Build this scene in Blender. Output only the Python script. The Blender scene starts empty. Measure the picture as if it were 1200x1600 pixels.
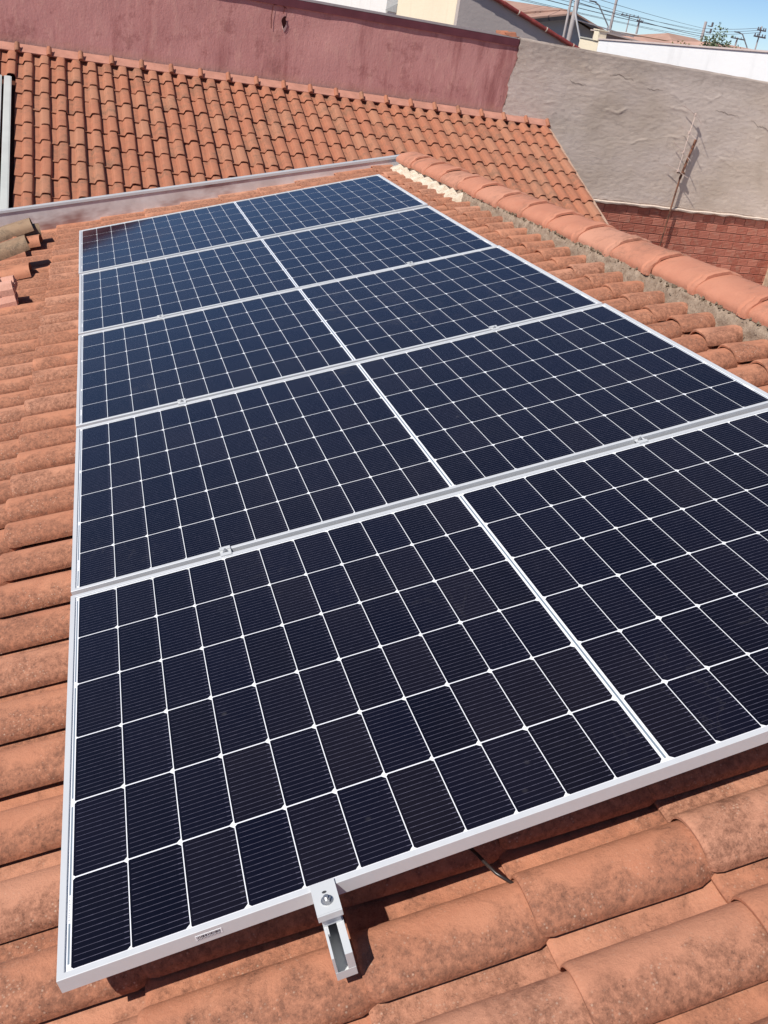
import bpy, math, random
from mathutils import Matrix, Vector, noise
SC = bpy.context.scene
COL = SC.collection
rnd = random.Random(7)

# ------------------------------------------------------------------ camera
CAM_POS = Vector((0.0393, -0.9551, 1.3681))
RC = ((0.9316, -0.32604, 0.16065), (-0.02879, -0.50679, -0.86159), (0.36233, 0.79803, -0.48152))
FPX, CX, CY = 1452.685, 673.95, 815.43
cam_data = bpy.data.cameras.new('camera')
cam = bpy.data.objects.new('camera', cam_data)
COL.objects.link(cam)
# columns of the camera matrix: right, up, back
cam.matrix_world = Matrix(((RC[0][0], -RC[1][0], -RC[2][0], CAM_POS[0]),
                           (RC[0][1], -RC[1][1], -RC[2][1], CAM_POS[1]),
                           (RC[0][2], -RC[1][2], -RC[2][2], CAM_POS[2]),
                           (0, 0, 0, 1)))
cam_data.sensor_fit = 'AUTO'
cam_data.sensor_width = 36.0
cam_data.lens = 36.0 * FPX / 1600.0
cam_data.shift_x = -(CX - 600.0) / 1600.0
cam_data.shift_y = (CY - 800.0) / 1600.0
cam_data.clip_start = 0.05
cam_data.clip_end = 4000
SC.camera = cam

# ------------------------------------------------------------------ sky and sun
SUN_TO = Vector((-0.613, -0.261, 0.741)).normalized()
world = bpy.data.worlds.new('World')
SC.world = world
world.use_nodes = True
wn = world.node_tree
wn.nodes.clear()
sky = wn.nodes.new('ShaderNodeTexSky')
sky.sky_type = 'NISHITA'
sky.sun_disc = False
sky.sun_elevation = math.asin(SUN_TO.z)
sky.sun_rotation = math.atan2(SUN_TO.x, SUN_TO.y)
sky.altitude = 600
sky.air_density = 0.62
sky.dust_density = 0.0
sky.ozone_density = 6.0
bg = wn.nodes.new('ShaderNodeBackground')
bg.inputs['Strength'].default_value = 0.095
wo = wn.nodes.new('ShaderNodeOutputWorld')
wn.links.new(sky.outputs[0], bg.inputs[0])
wn.links.new(bg.outputs[0], wo.inputs[0])
sun_data = bpy.data.lights.new('sun', 'SUN')
sun_data.energy = 4.8
sun_data.angle = math.radians(0.5)
sun_data.color = (1.0, 0.955, 0.89)
sun = bpy.data.objects.new('sun', sun_data)
COL.objects.link(sun)
sun.rotation_euler = SUN_TO.to_track_quat('Z', 'Y').to_euler()
sun.location = SUN_TO * 30
SC.view_settings.view_transform = 'Standard'
SC.view_settings.look = 'None'
SC.view_settings.exposure = 0.12
SC.view_settings.gamma = 1.0
SC.view_settings.use_curve_mapping = False

# ------------------------------------------------------------------ helpers
# roof frame: u runs up the slope, v along the ridge (away), w is normal to the tiles
M3 = Matrix(((0.96089, 0.0318, -0.2751), (-0.01181, 0.99719, 0.07399), (0.27668, -0.06785, 0.95856)))
M4 = M3.to_4x4()


def RF(u, v, w):
    return M3 @ Vector((u, v, w))


class MB:
    """collects geometry, then links it as one mesh object"""
    def __init__(self):
        self.v = []; self.f = []; self.m = []; self.uv = None

    def vert(self, p):
        self.v.append(tuple(p)); return len(self.v) - 1

    def face(self, idx, m=0):
        self.f.append(tuple(idx)); self.m.append(m)

    def add(self, vs, fs, m=0):
        b = len(self.v)
        self.v += [tuple(p) for p in vs]
        for f in fs:
            self.f.append(tuple(b + i for i in f)); self.m.append(m)

    def quad(self, a, b, c, d, m=0):
        self.add([a, b, c, d], [(0, 1, 2, 3)], m)

    def box(self, lo, hi, m=0, mat=None):
        x0, y0, z0 = lo; x1, y1, z1 = hi
        p = [(x0, y0, z0), (x1, y0, z0), (x1, y1, z0), (x0, y1, z0), (x0, y0, z1), (x1, y0, z1), (x1, y1, z1), (x0, y1, z1)]
        if mat is not None: p = [tuple(mat @ Vector(q)) for q in p]
        self.add(p, [(0, 3, 2, 1), (4, 5, 6, 7), (0, 1, 5, 4), (1, 2, 6, 5), (2, 3, 7, 6), (3, 0, 4, 7)], m)

    def prism(self, poly, d, m=0):
        """closed polygon (3D points, counter-clockwise seen from the end d points to) extruded by vector d"""
        n = len(poly); d = Vector(d)
        a = [Vector(p) for p in poly]; b = [p + d for p in a]
        self.add(a + b, [tuple(range(n - 1, -1, -1)), tuple(range(n, 2 * n))] +
                 [(i, (i + 1) % n, n + (i + 1) % n, n + i) for i in range(n)], m)

    def tube(self, pts, r, n=8, m=0, caps=True):
        pts = [Vector(p) for p in pts]
        if not hasattr(r, '__len__'): r = [r] * len(pts)
        rings = []
        up = None
        for i, p in enumerate(pts):
            t = (pts[min(i + 1, len(pts) - 1)] - pts[max(i - 1, 0)]).normalized()
            if up is None:
                up = Vector((0, 0, 1)) if abs(t.z) < 0.9 else Vector((1, 0, 0))
            a = t.cross(up).normalized(); b = a.cross(t).normalized(); up = b
            base = len(self.v)
            for k in range(n):
                an = 2 * math.pi * k / n
                self.v.append(tuple(p + (a * math.cos(an) + b * math.sin(an)) * r[i]))
            rings.append(base)
        for i in range(len(rings) - 1):
            for k in range(n):
                self.f.append((rings[i] + k, rings[i] + (k + 1) % n, rings[i + 1] + (k + 1) % n, rings[i + 1] + k)); self.m.append(m)
        if caps:
            self.f.append(tuple(rings[0] + k for k in range(n - 1, -1, -1))); self.m.append(m)
            self.f.append(tuple(rings[-1] + k for k in range(n))); self.m.append(m)

    def mesh(self, name, mats, smooth=None):
        me = bpy.data.meshes.new(name)
        me.from_pydata(self.v, [], self.f)
        if not isinstance(mats, (list, tuple)): mats = [mats]
        for mt in mats: me.materials.append(mt)
        if len(mats) > 1:
            me.polygons.foreach_set('material_index', self.m)
        if smooth is not None:
            me.polygons.foreach_set('use_smooth', [True] * len(me.polygons))
            me.set_sharp_from_angle(angle=math.radians(smooth))
        me.update()
        return me

    def build(self, name, mats, parent=None, smooth=None, matrix=None):
        return place(name, self.mesh(name, mats, smooth), parent, matrix)


def place(name, me, parent=None, matrix=None):
    o = bpy.data.objects.new(name, me)
    COL.objects.link(o)
    if parent: o.parent = parent
    if matrix is not None: o.matrix_local = matrix
    return o


def tag(o, label=None, cat=None, group=None, kind=None):
    if label: o['label'] = label
    if cat:
        o['category'] = cat
        o['kind'] = 'thing'
    if group: o['group'] = group
    if kind: o['kind'] = kind
    return o


def empty(name, matrix, label, cat, group=None):
    o = bpy.data.objects.new(name, None)
    COL.objects.link(o)
    o.empty_display_size = 0.1
    o.matrix_world = matrix
    return tag(o, label, cat, group)


def T(x, y, z):
    return Matrix.Translation((x, y, z))


def proj(p):
    d = Vector(p) - CAM_POS
    c = [sum(RC[i][k] * d[k] for k in range(3)) for i in range(3)]
    return (CX + FPX * c[0] / c[2], CY + FPX * c[1] / c[2], c[2])


# ------------------------------------------------------------------ materials
class NM:
    def __init__(self, name, rough=0.8, spec=0.3, metal=0.0):
        self.mat = bpy.data.materials.new(name)
        self.mat.use_nodes = True
        self.nt = self.mat.node_tree
        self.b = self.nt.nodes['Principled BSDF']
        self.b.inputs['Roughness'].default_value = rough
        self.b.inputs['Specular IOR Level'].default_value = spec
        self.b.inputs['Metallic'].default_value = metal
        self.co = None; self.rand = None

    def n(self, t): return self.nt.nodes.new(t)

    def link(self, a, b): self.nt.links.new(a, b)

    def setin(self, sock, v):
        if isinstance(v, bpy.types.NodeSocket): self.link(v, sock)
        else: sock.default_value = v

    def random(self):
        if self.rand is None:
            self.rand = self.n('ShaderNodeObjectInfo').outputs['Random']
        return self.rand

    def coords(self, offset=True):
        if self.co is None:
            tc = self.n('ShaderNodeTexCoord').outputs['Object']
            if offset:
                c = self.n('ShaderNodeCombineXYZ')
                self.link(self.math('MULTIPLY', self.random(), 31.0), c.inputs[0])
                self.link(self.math('MULTIPLY', self.random(), 57.0), c.inputs[1])
                a = self.n('ShaderNodeVectorMath'); a.operation = 'ADD'
                self.link(tc, a.inputs[0]); self.link(c.outputs[0], a.inputs[1])
                self.co = a.outputs[0]
            else: self.co = tc
        return self.co

    def math(self, op, a, b=0.0, clamp=False):
        m = self.n('ShaderNodeMath'); m.operation = op; m.use_clamp = clamp
        self.setin(m.inputs[0], a); self.setin(m.inputs[1], b)
        return m.outputs[0]

    def scale(self, s, vec=None):
        m = self.n('ShaderNodeVectorMath'); m.operation = 'MULTIPLY'
        self.link(vec or self.coords(), m.inputs[0]); m.inputs[1].default_value = s
        return m.outputs[0]

    def noise(self, sc, detail=4, rough=0.55, vec=None, dist=0.0):
        t = self.n('ShaderNodeTexNoise')
        t.inputs['Scale'].default_value = sc; t.inputs['Detail'].default_value = detail
        t.inputs['Roughness'].default_value = rough; t.inputs['Distortion'].default_value = dist
        self.link(vec or self.coords(), t.inputs['Vector'])
        return t.outputs['Fac']

    def voro(self, sc, vec=None, feature='F1'):
        t = self.n('ShaderNodeTexVoronoi'); t.feature = feature
        t.inputs['Scale'].default_value = sc
        self.link(vec or self.coords(), t.inputs['Vector'])
        return t.outputs['Distance']

    def step(self, v, lo, hi, clamp=True):
        m = self.n('ShaderNodeMapRange'); m.clamp = clamp
        self.link(v, m.inputs['Value'])
        m.inputs['From Min'].default_value = lo; m.inputs['From Max'].default_value = hi
        return m.outputs[0]

    def mix(self, fac, a, b):
        m = self.n('ShaderNodeMix'); m.data_type = 'RGBA'
        self.setin(m.inputs['Factor'], fac)
        for s, v in ((m.inputs[6], a), (m.inputs[7], b)):
            if isinstance(v, bpy.types.NodeSocket): self.link(v, s)
            else: s.default_value = (*v, 1)
        return m.outputs[2]

    def sep(self, vec=None):
        s = self.n('ShaderNodeSeparateXYZ')
        self.link(vec or self.n('ShaderNodeTexCoord').outputs['Object'], s.inputs[0])
        return s.outputs

    def bump(self, h, strength=0.5, dist=0.01, normal=None):
        b = self.n('ShaderNodeBump')
        b.inputs['Strength'].default_value = strength; b.inputs['Distance'].default_value = dist
        self.link(h, b.inputs['Height'])
        if normal: self.link(normal, b.inputs['Normal'])
        return b.outputs[0]

    def done(self, color=None, normal=None, rough=None):
        if color is not None:
            if isinstance(color, bpy.types.NodeSocket): self.link(color, self.b.inputs['Base Color'])
            else: self.b.inputs['Base Color'].default_value = (*color, 1)
        if normal is not None: self.link(normal, self.b.inputs['Normal'])
        if rough is not None: self.setin(self.b.inputs['Roughness'], rough)
        return self.mat


def simple(name, col, rough=0.8, spec=0.3, metal=0.0, var=0.12, nscale=6.0, bump=0.0, offset=True):
    m = NM(name, rough, spec, metal)
    m.coords(offset)
    n = m.noise(nscale, 6)
    dark = tuple(c * (1 - var) for c in col); lite = tuple(min(1, c * (1 + var)) for c in col)
    c = m.mix(m.step(n, 0.3, 0.7), dark, lite)
    return m.done(c, m.bump(m.noise(nscale * 8, 4), bump, 0.01) if bump else None)


def tile_material(name, a, b, c, dirt, dirt_amt, flank=None, speck=True):
    """clay: three clay tones varied per tile, brown lichen film, pale and dark specks"""
    m = NM(name, 0.86, 0.25)
    R = m.random()
    n1 = m.noise(7.0, 6, 0.6)
    base = m.mix(m.step(n1, 0.32, 0.68), a, b)
    base = m.mix(m.step(R, 0.55, 0.95), base, c)
    r2 = m.math('FRACT', m.math('MULTIPLY', R, 17.31))
    # streaky firing marks along the tile
    st = m.noise(9.0, 3, 0.5, m.scale((1.6, 0.35, 1.6)))
    base = m.mix(m.math('MULTIPLY', m.step(st, 0.45, 0.75), 0.30), base, tuple(x * 0.8 for x in a))
    n2 = m.noise(11.0, 9, 0.68, dist=0.6)
    n3 = m.noise(4.0, 3, 0.5)
    amt = m.math('ADD', m.math('MULTIPLY', r2, 0.10), dirt_amt)
    v = m.math('ADD', m.math('MULTIPLY', n2, 0.65), m.math('MULTIPLY', n3, 0.35))
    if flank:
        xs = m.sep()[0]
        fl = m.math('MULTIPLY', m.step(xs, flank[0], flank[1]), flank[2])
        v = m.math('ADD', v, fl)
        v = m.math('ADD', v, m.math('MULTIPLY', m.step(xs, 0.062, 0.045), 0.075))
    d = m.step(m.math('ADD', v, amt), 0.565, 0.70)
    grain = m.step(m.noise(70.0, 7, 0.8), 0.38, 0.60)
    d = m.math('MULTIPLY', d, m.math('ADD', m.math('MULTIPLY', grain, 0.80), 0.18))
    col = m.mix(d, base, dirt)
    if speck:
        w = m.step(m.voro(120.0, m.scale((1.0, 1.0, 1.0))), 0.30, 0.12)
        mask = m.step(m.noise(13.0, 6, 0.7), 0.47, 0.60)
        mask = m.math('MULTIPLY', mask, m.math('ADD', m.math('MULTIPLY', d, 0.8), 0.25))
        col = m.mix(m.math('MULTIPLY', m.math('MULTIPLY', w, mask), 0.75), col, (0.60, 0.43, 0.32))
        k = m.step(m.noise(170.0, 4, 0.7), 0.58, 0.66)
        k = m.math('MULTIPLY', k, m.math('ADD', m.math('MULTIPLY', d, 0.7), 0.15))
        col = m.mix(k, col, (0.115, 0.055, 0.038))
    nb = m.bump(m.noise(190.0, 6, 0.75), 0.55, 0.003)
    nb = m.bump(m.noise(34.0, 6, 0.7), 0.30, 0.008, nb)
    nb = m.bump(n2, 0.30, 0.012, nb)
    return m.done(col, nb)


MT = {}
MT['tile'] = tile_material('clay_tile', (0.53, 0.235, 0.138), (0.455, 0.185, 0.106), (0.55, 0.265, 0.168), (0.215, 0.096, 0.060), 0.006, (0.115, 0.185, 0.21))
MT['tile_far'] = tile_material('far_clay_tile', (0.43, 0.178, 0.103), (0.375, 0.148, 0.088), (0.41, 0.19, 0.115), (0.20, 0.115, 0.075), 0.018, None, False)
MT['tile_dull'] = tile_material('weathered_tile', (0.34, 0.235, 0.15), (0.29, 0.18, 0.11), (0.44, 0.22, 0.13), (0.13, 0.095, 0.065), 0.06)
MT['tile_pink'] = tile_material('pale_tile', (0.68, 0.36, 0.27), (0.60, 0.30, 0.22), (0.66, 0.40, 0.30), (0.42, 0.22, 0.16), -0.04)
MT['cap'] = tile_material('ridge_clay', (0.56, 0.245, 0.155), (0.49, 0.20, 0.125), (0.56, 0.27, 0.18), (0.30, 0.145, 0.095), 0.005)
MT['tile_hidden'] = MT['tile']


def aluminium(name, col, rough):
    m = NM(name, rough, 0.5, 0.0)
    m.b.inputs['Metallic'].default_value = 0.15
    n = m.noise(60.0, 3, 0.5, m.scale((1, 0.1, 1)))
    return m.done(m.mix(n, tuple(c * 0.93 for c in col), col), None, m.math('ADD', m.math('MULTIPLY', n, 0.12), rough))


MT['alu'] = aluminium('anodised_aluminium', (0.64, 0.65, 0.66), 0.42)
MT['alu_raw'] = aluminium('raw_aluminium', (0.64, 0.65, 0.65), 0.38)
MT['steel'] = simple('stainless_steel', (0.55, 0.55, 0.55), 0.3, 0.5, 0.8)
MT['backsheet'] = simple('white_backsheet', (0.84, 0.85, 0.87), 0.25, 0.5, 0.0, 0.01)
MT['ribbon'] = simple('tinned_ribbon', (0.27, 0.33, 0.38), 0.25, 0.5, 0.3, 0.08, 30)
MT['sticker'] = simple('sticker_white', (0.80, 0.79, 0.80), 0.5, 0.4, 0, 0.02)
MT['ink'] = simple('black_ink', (0.05, 0.05, 0.055), 0.6, 0.3, 0, 0.05)
MT['black_rubber'] = simple('black_rubber', (0.03, 0.022, 0.02), 0.35, 0.5, 0, 0.1, 40)
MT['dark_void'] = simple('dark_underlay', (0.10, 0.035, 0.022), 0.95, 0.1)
MT['wood'] = simple('old_timber', (0.42, 0.29, 0.20), 0.85, 0.2, 0, 0.3, 9, 0.5)


def cell_material():
    """mono-crystalline half cell: navy silicon, 16 fine wires across, brighter solder tips"""
    m = NM('silicon_cell', 0.09, 0.5)
    xyz = m.sep()
    R = m.random()
    r2 = m.math('FRACT', m.math('MULTIPLY', R, 13.7))
    base = m.mix(R, (0.0022, 0.0018, 0.0050), (0.0028, 0.0026, 0.0085))
    base = m.mix(m.math('MULTIPLY', m.step(r2, 0.70, 1.0), 0.75), base, (0.0085, 0.0062, 0.0095))
    mott = m.noise(30.0, 3, 0.6)
    base = m.mix(m.math('MULTIPLY', mott, 0.35), base, (0.0042, 0.0036, 0.0085))
    pitch = 0.182 / 16
    fy = m.math('FRACT', m.math('ADD', m.math('DIVIDE', xyz[1], pitch), 0.5))
    dy = m.math('ABSOLUTE', m.math('SUBTRACT', fy, 0.5))
    line = m.step(dy, 0.036, 0.020)
    edge = m.step(m.math('ABSOLUTE', m.math('SUBTRACT', xyz[0], 0.0455)), 0.0425, 0.0405)
    dots = m.noise(90.0, 2, 0.5, m.scale((1.0, 4.0, 1.0)))
    br = m.math('ADD', m.math('MULTIPLY', m.step(dots, 0.45, 0.7), 0.35), 0.5)
    wide = m.math('MULTIPLY', m.step(dy, 0.075, 0.05), m.step(m.math('ABSOLUTE', m.math('SUBTRACT', xyz[0], 0.086)), 0.0045, 0.0035))
    f = m.math('MAXIMUM', m.math('MULTIPLY', m.math('MULTIPLY', line, edge), br), m.math('MULTIPLY', wide, 0.55))
    col = m.mix(f, base, (0.20, 0.19, 0.26))
    # thin dust film on the glass
    wc = m.n('ShaderNodeNewGeometry').outputs['Position']
    dust = m.step(m.noise(2.2, 7, 0.65, wc), 0.40, 0.80)
    col = m.mix(m.math('ADD', m.math('MULTIPLY', dust, 0.010), 0.001), col, (0.55, 0.42, 0.36))
    w1 = m.noise(3.2, 5, 0.6, wc, 1.5)
    wisp = m.step(m.math('ABSOLUTE', m.math('SUBTRACT', w1, 0.5)), 0.012, 0.0)
    wisp = m.math('MULTIPLY', wisp, m.step(m.noise(1.1, 3, 0.5, wc), 0.56, 0.68))
    spots = m.math('MULTIPLY', m.step(m.voro(14.0, wc), 0.10, 0.03), m.step(m.noise(6.0, 2, 0.5, wc), 0.58, 0.66))
    col = m.mix(m.math('MULTIPLY', m.math('MAXIMUM', wisp, spots), 0.05), col, (0.60, 0.55, 0.52))
    m.b.inputs['IOR'].default_value = 1.5
    m.b.inputs['Specular IOR Level'].default_value = 0.5
    return m.done(col, None, m.math('ADD', m.math('MULTIPLY', dust, 0.08), 0.05))


MT['cell'] = cell_material()
# ------------------------------------------------------------------ ground
g = MB()
g.quad((-1500, -1500, -3.35), (1500, -1500, -3.35), (1500, 1500, -3.35), (-1500, 1500, -3.35))
gm = NM('dry_ground', 0.95, 0.1); gm.coords(False)
MT['ground'] = gm.done(gm.mix(gm.step(gm.noise(0.15, 8), 0.35, 0.65), (0.22, 0.13, 0.085), (0.30, 0.20, 0.14)))
tag(g.build('ground', MT['ground']), kind='structure')

# ------------------------------------------------------------------ clay tiles
W1 = 0.1885
W2 = 0.205


def prof_main(x):
    if x < 0: return 0.003
    x = min(0.1945, x)
    if x < 0.056: return 0.004 - 0.0035 * min(1, x / 0.03) + (0.004 * ((x - 0.04) / 0.016) ** 2 if x > 0.04 else 0)
    if x < 0.124:
        t = (0.124 - x) / 0.068
        return 0.0045 + 0.0575 * max(0.0, 1 - t ** 2.15) ** 0.56
    t = (x - 0.124) / 0.0706
    return 0.022 + 0.040 * math.sqrt(max(0.0, 1 - t ** 2.3))


def prof_far(x):
    pts = ((-1, 0.003), (0, 0.003), (0.068, 0.0), (0.082, 0.026), (0.093, 0.048), (0.120, 0.055), (0.165, 0.055), (0.187, 0.047), (0.199, 0.014), (0.212, 0.011))
    for (a, za), (b, zb) in zip(pts, pts[1:]):
        if x <= b: return za + (zb - za) * (x - a) / (b - a)
    return 0.010


XS_MAIN = [-.020, 0, .025, .042, .052, .0565, .060, .066, .074, .084, .096, .110, .124, .139, .152, .164, .175, .183, .189, .1925, .1943]
XS_FAR = [-.018, 0, .035, .068, .075, .082, .088, .093, .105, .120, .143, .165, .177, .187, .193, .199, .208]


def tile_mesh(name, xs, prof, L, lift, thick, mats, cut=0.0, wob=0.0, seed=0):
    b = MB()
    ys = [0.0, 0.004, 0.010, 0.022, L * 0.35, L * 0.7, L - 0.058, L]
    nx = len(xs)
    r = random.Random(seed)
    ph = r.random() * 9
    for side in (0, 1):
        for j, y in enumerate(ys):
            for x in xs:
                z = prof(x) + lift * (1 - y / (L - 0.05)) * 1.15
                z += wob * noise.noise(Vector((x * 14 + ph, y * 6, seed)))
                if side: z -= thick
                elif j == 0: z -= 0.0045
                elif j == 1: z -= 0.0015
                xx = x
                fx = max(0.0, (x - xs[-1] * 0.75) / (xs[-1] * 0.25))
                if y < 0.022: xx -= fx * 0.011 * (1 - y / 0.022) ** 2
                if j == len(ys) - 1: xx -= fx * 0.022; z -= 0.003 * fx
                b.vert((xx, y, z))
    ny = len(ys); off = nx * ny
    for j in range(ny - 1):
        for i in range(nx - 1):
            a = j * nx + i
            b.face((a, a + 1, a + nx + 1, a + nx))
            b.face((off + a, off + a + nx, off + a + nx + 1, off + a + 1))
    for i in range(nx - 1):
        b.face((i, off + i, off + i + 1, i + 1))
        c = (ny - 1) * nx
        b.face((c + i, c + i + 1, off + c + i + 1, off + c + i))
    for j in range(ny - 1):
        a = j * nx; c = a + nx - 1
        b.face((a, a + nx, off + a + nx, off + a))
        b.face((c, off + c, off + c + nx, c + nx))
    return b.mesh(name, mats, smooth=50), b


def stamp(dst, src, mat):
    dst.add([mat @ Vector(p) for p in src.v], src.f)


# joints: u of the lower end of each course (upper tile laps over the one below)
J = [-2.40, -2.05, -1.69, -1.33, -0.97, -0.61, -0.255, 0.092, 0.437, 0.737, 1.046, 1.37, 1.70, 2.035, 2.365, 2.548]
W0 = -0.174
roof = empty('tiled_roof', M4 @ T(0, 0, W0), 'terracotta barrel tile roof slope right under the solar panels, with ridge caps', 'roof')
TL = Matrix(((0, 1, 0, 0), (-1, 0, 0, 0), (0, 0, 1, 0), (0, 0, 0, 1)))   # tile x -> -v, tile y -> u
cols = []
v = 0.0645 - W1 * 9
k = 0
while v < 7.10:
    pit = W1 if k < 16 else 0.1965
    cols.append((v, pit)); v += pit; k += 1
V_END = v
mesh_cache = {}
hidden = MB()
n_ind = 0


def panel_cover(u, v):
    return 0.12 < u < 1.98 and 0.22 < v < 5.6


for ci, (g0, pit) in enumerate(cols):
    for ri in range(len(J) - 1):
        u0 = J[ri]; expo = J[ri + 1] - u0
        last = ri == len(J) - 2
        L = expo + (0.045 if not last else 0.0)
        ju = rnd.uniform(-0.007, 0.007) if ri else 0
        jv = rnd.uniform(-0.0025, 0.0025)
        rot = math.radians(rnd.uniform(-0.45, 0.45))
        lift = rnd.uniform(-0.002, 0.003)
        variant = rnd.randrange(3)
        key = (ri, variant)
        if key not in mesh_cache:
            mesh_cache[key] = tile_mesh('roof_tile', XS_MAIN, prof_main, L, 0.014, 0.011, MT['tile'], 0, 0.004, ri * 3 + variant)
        me, src = mesh_cache[key]
        m = T(u0 + ju, g0 + pit + jv, lift) @ TL @ Matrix.Rotation(rot, 4, 'Z') @ Matrix.Diagonal((pit / W1, 1, 1, 1))
        uc, vc = u0 + expo / 2, g0 + pit / 2
        vis = False
        for uu in (u0, uc, u0 + expo):
            p = proj(RF(uu, vc, -0.12))
            if p[2] > 0.2 and -35 < p[0] < 1240 and -20 < p[1] < 1680: vis = True
        if vis and not (panel_cover(u0, vc) and panel_cover(u0 + expo, vc)) and n_ind < 300:
            place('roof_tile', me, roof, m); n_ind += 1
        else:
            stamp(hidden, src, m)
# far side of the ridge, down to its own eave
rdir = RF(0, 1, 0)
outw = Vector((rdir.y, -rdir.x, 0)).normalized()
A2 = math.radians(16.0)
yl = (-outw * math.cos(A2) + Vector((0, 0, math.sin(A2)))).normalized()     # up slope
zl = rdir.cross(yl).normalized()
if zl.z < 0: zl = -zl
xl = yl.cross(zl).normalized()
yl = zl.cross(xl).normalized()
inv = (M4 @ T(0, 0, W0)).inverted()
ridge0 = RF(2.74, 0, -0.13)
key = tile_mesh('roof_tile', XS_MAIN, prof_main, 0.385, 0.014, 0.011, MT['tile'], 0, 0.003, 77)[1]
sgn = 1 if xl.dot(rdir) > 0 else -1
for ci, (g0, pit) in enumerate(cols):
    for ri in range(7):
        o = ridge0 + rdir * (g0 + (0 if sgn > 0 else pit)) - yl * (0.34 * (ri + 1) + 0.03) - zl * 0.072
        m = Matrix(((xl.x, yl.x, zl.x, o.x), (xl.y, yl.y, zl.y, o.y), (xl.z, yl.z, zl.z, o.z), (0, 0, 0, 1)))
        stamp(hidden, key, inv @ m)
tag(hidden.build('roof_tile_field', MT['tile_hidden'], roof, smooth=50), kind='stuff')
# dark underlay below the tiles
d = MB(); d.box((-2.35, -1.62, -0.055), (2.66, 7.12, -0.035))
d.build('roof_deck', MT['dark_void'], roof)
# house body
hb = MB()
poly = [RF(-2.2, -1.55, -0.26), RF(2.68, -1.55, -0.24), RF(2.68, -1.55, -0.24) - yl * 2.2, None, None]
poly[3] = Vector((poly[2].x, poly[2].y, -3.35)); poly[4] = Vector((poly[0].x, poly[0].y, -3.35))
hb.prism(poly, rdir * 8.62)
hb.build('house_wall', simple('house_render', (0.52, 0.42, 0.34), 0.9, 0.2, 0, 0.1, 2, 0.3), roof, matrix=inv)

# ------------------------------------------------------------------ ridge caps and mortar
UR = 2.685
WB = -0.088


def cap_mesh():
    b = MB()
    prof = [(0.0, 1.0), (0.004, 1.05), (0.032, 1.06), (0.037, 1.02), (0.044, 1.05), (0.049, 1.01), (0.057, 1.04), (0.072, 0.985), (0.2, 0.97), (0.34, 0.95), (0.452, 0.92)]
    na = 22
    for t, s in prof:
        for i in range(na + 1):
            a = math.pi * i / na
            ca, sa = math.cos(a), math.sin(a)
            ex = 0.120 * s * (abs(ca) ** 0.9) * (1 if ca > 0 else -1)
            hz = 0.060 * s * (sa ** 0.72) + 0.0025 * noise.noise(Vector((ex * 20, t * 9, 2)))
            if t < 0.075 and abs(i - na / 2) < 3.1: hz += 0.011
            b.vert((ex, t, hz))
    for j in range(len(prof) - 1):
        for i in range(na):
            a = j * (na + 1) + i
            b.face((a, a + na + 1, a + na + 2, a + 1))
    # end thickness
    base = len(b.v)
    for i in range(na + 1):
        x, y, z = b.v[i]; b.vert((x * 0.88, y, z * 0.86 - 0.002))
    for i in range(na): b.face((i, i + 1, base + i + 1, base + i))
    base2 = len(b.v)
    for i in range(na + 1):
        x, y, z = b.v[base + i]; b.vert((x * 0.85, 0.44, z * 0.85))
    for i in range(na): b.face((base + i, base + i + 1, base2 + i + 1, base2 + i))
    return b.mesh('ridge_cap', MT['cap'], smooth=42)


capm = cap_mesh()
v = 2.02 - 0.386 * 9
i = 0
while v < 6.75:
    m = T(UR + rnd.uniform(-0.006, 0.006), v, WB - W0 + rnd.uniform(-0.003, 0.003)) @ Matrix.Rotation(math.radians(rnd.uniform(-1.2, 1.2)), 4, 'Z')
    place('ridge_cap', capm, roof, m)
    v += 0.386; i += 1


def tile_w(v):
    for g0, pit in cols:
        if g0 <= v < g0 + pit:
            return prof_main((g0 + pit - v) * W1 / pit) + W0 + 0.004
    return W0


def mortar(name, v0, v1, mat, lime):
    b = MB()
    nv = int((v1 - v0) / 0.012); nc = 9
    for i in range(nv + 1):
        v = v0 + (v1 - v0) * i / nv
        tw = tile_w(v)
        for j in range(nc + 1):
            t = j / nc
            if lime:
                reach = 0.055 + 0.07 * max(0, noise.noise(Vector((v * 3.5, 3.1, 0))) + 0.5) + 0.035 * noise.noise(Vector((v * 13, 9, 0))) + 0.012 * noise.noise(Vector((v * 50, 9, 0)))
                u = 2.565 - reach + (reach + 0.02) * min(1, t * 1.4)
                w = max(tw + 0.006, W0 + 0.01) if t < 0.7 else tw + 0.006 + (t - 0.7) / 0.3 * (WB + 0.02 - tw)
                if t == 0: w -= 0.012
                u += 0.006 * noise.noise(Vector((v * 24, t * 5, 1)))
                w += 0.010 * math.sin(math.pi * t) + 0.007 * noise.noise(Vector((v * 18, t * 6, 4)))
            else:
                u = 2.515 + 0.062 * t + 0.012 * noise.noise(Vector((v * 12, t * 3, 1)))
                w = W0 - 0.004 + (WB + 0.010 - W0) * t + 0.012 * noise.noise(Vector((v * 15, t * 3, 4))) + 0.004 * noise.noise(Vector((v * 55, t * 9, 4)))
                w += 0.02 * math.sin(math.pi * t)
            b.vert((u, v, w - W0))
    for i in range(nv):
        for j in range(nc):
            a = i * (nc + 1) + j
            b.face((a, a + 1, a + nc + 2, a + nc + 1))
    return b.build(name, mat, roof, smooth=80)


def mortar_mat(name, a, b_, c_):
    m = NM(name, 0.95, 0.1); m.coords(False)
    n = m.noise(30.0, 8, 0.8)
    col = m.mix(m.step(n, 0.35, 0.62), a, b_)
    col = m.mix(m.step(m.noise(60, 4, 0.7), 0.58, 0.66), col, c_)
    return m.done(col, m.bump(m.noise(70, 6, 0.7), 0.9, 0.012))


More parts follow.
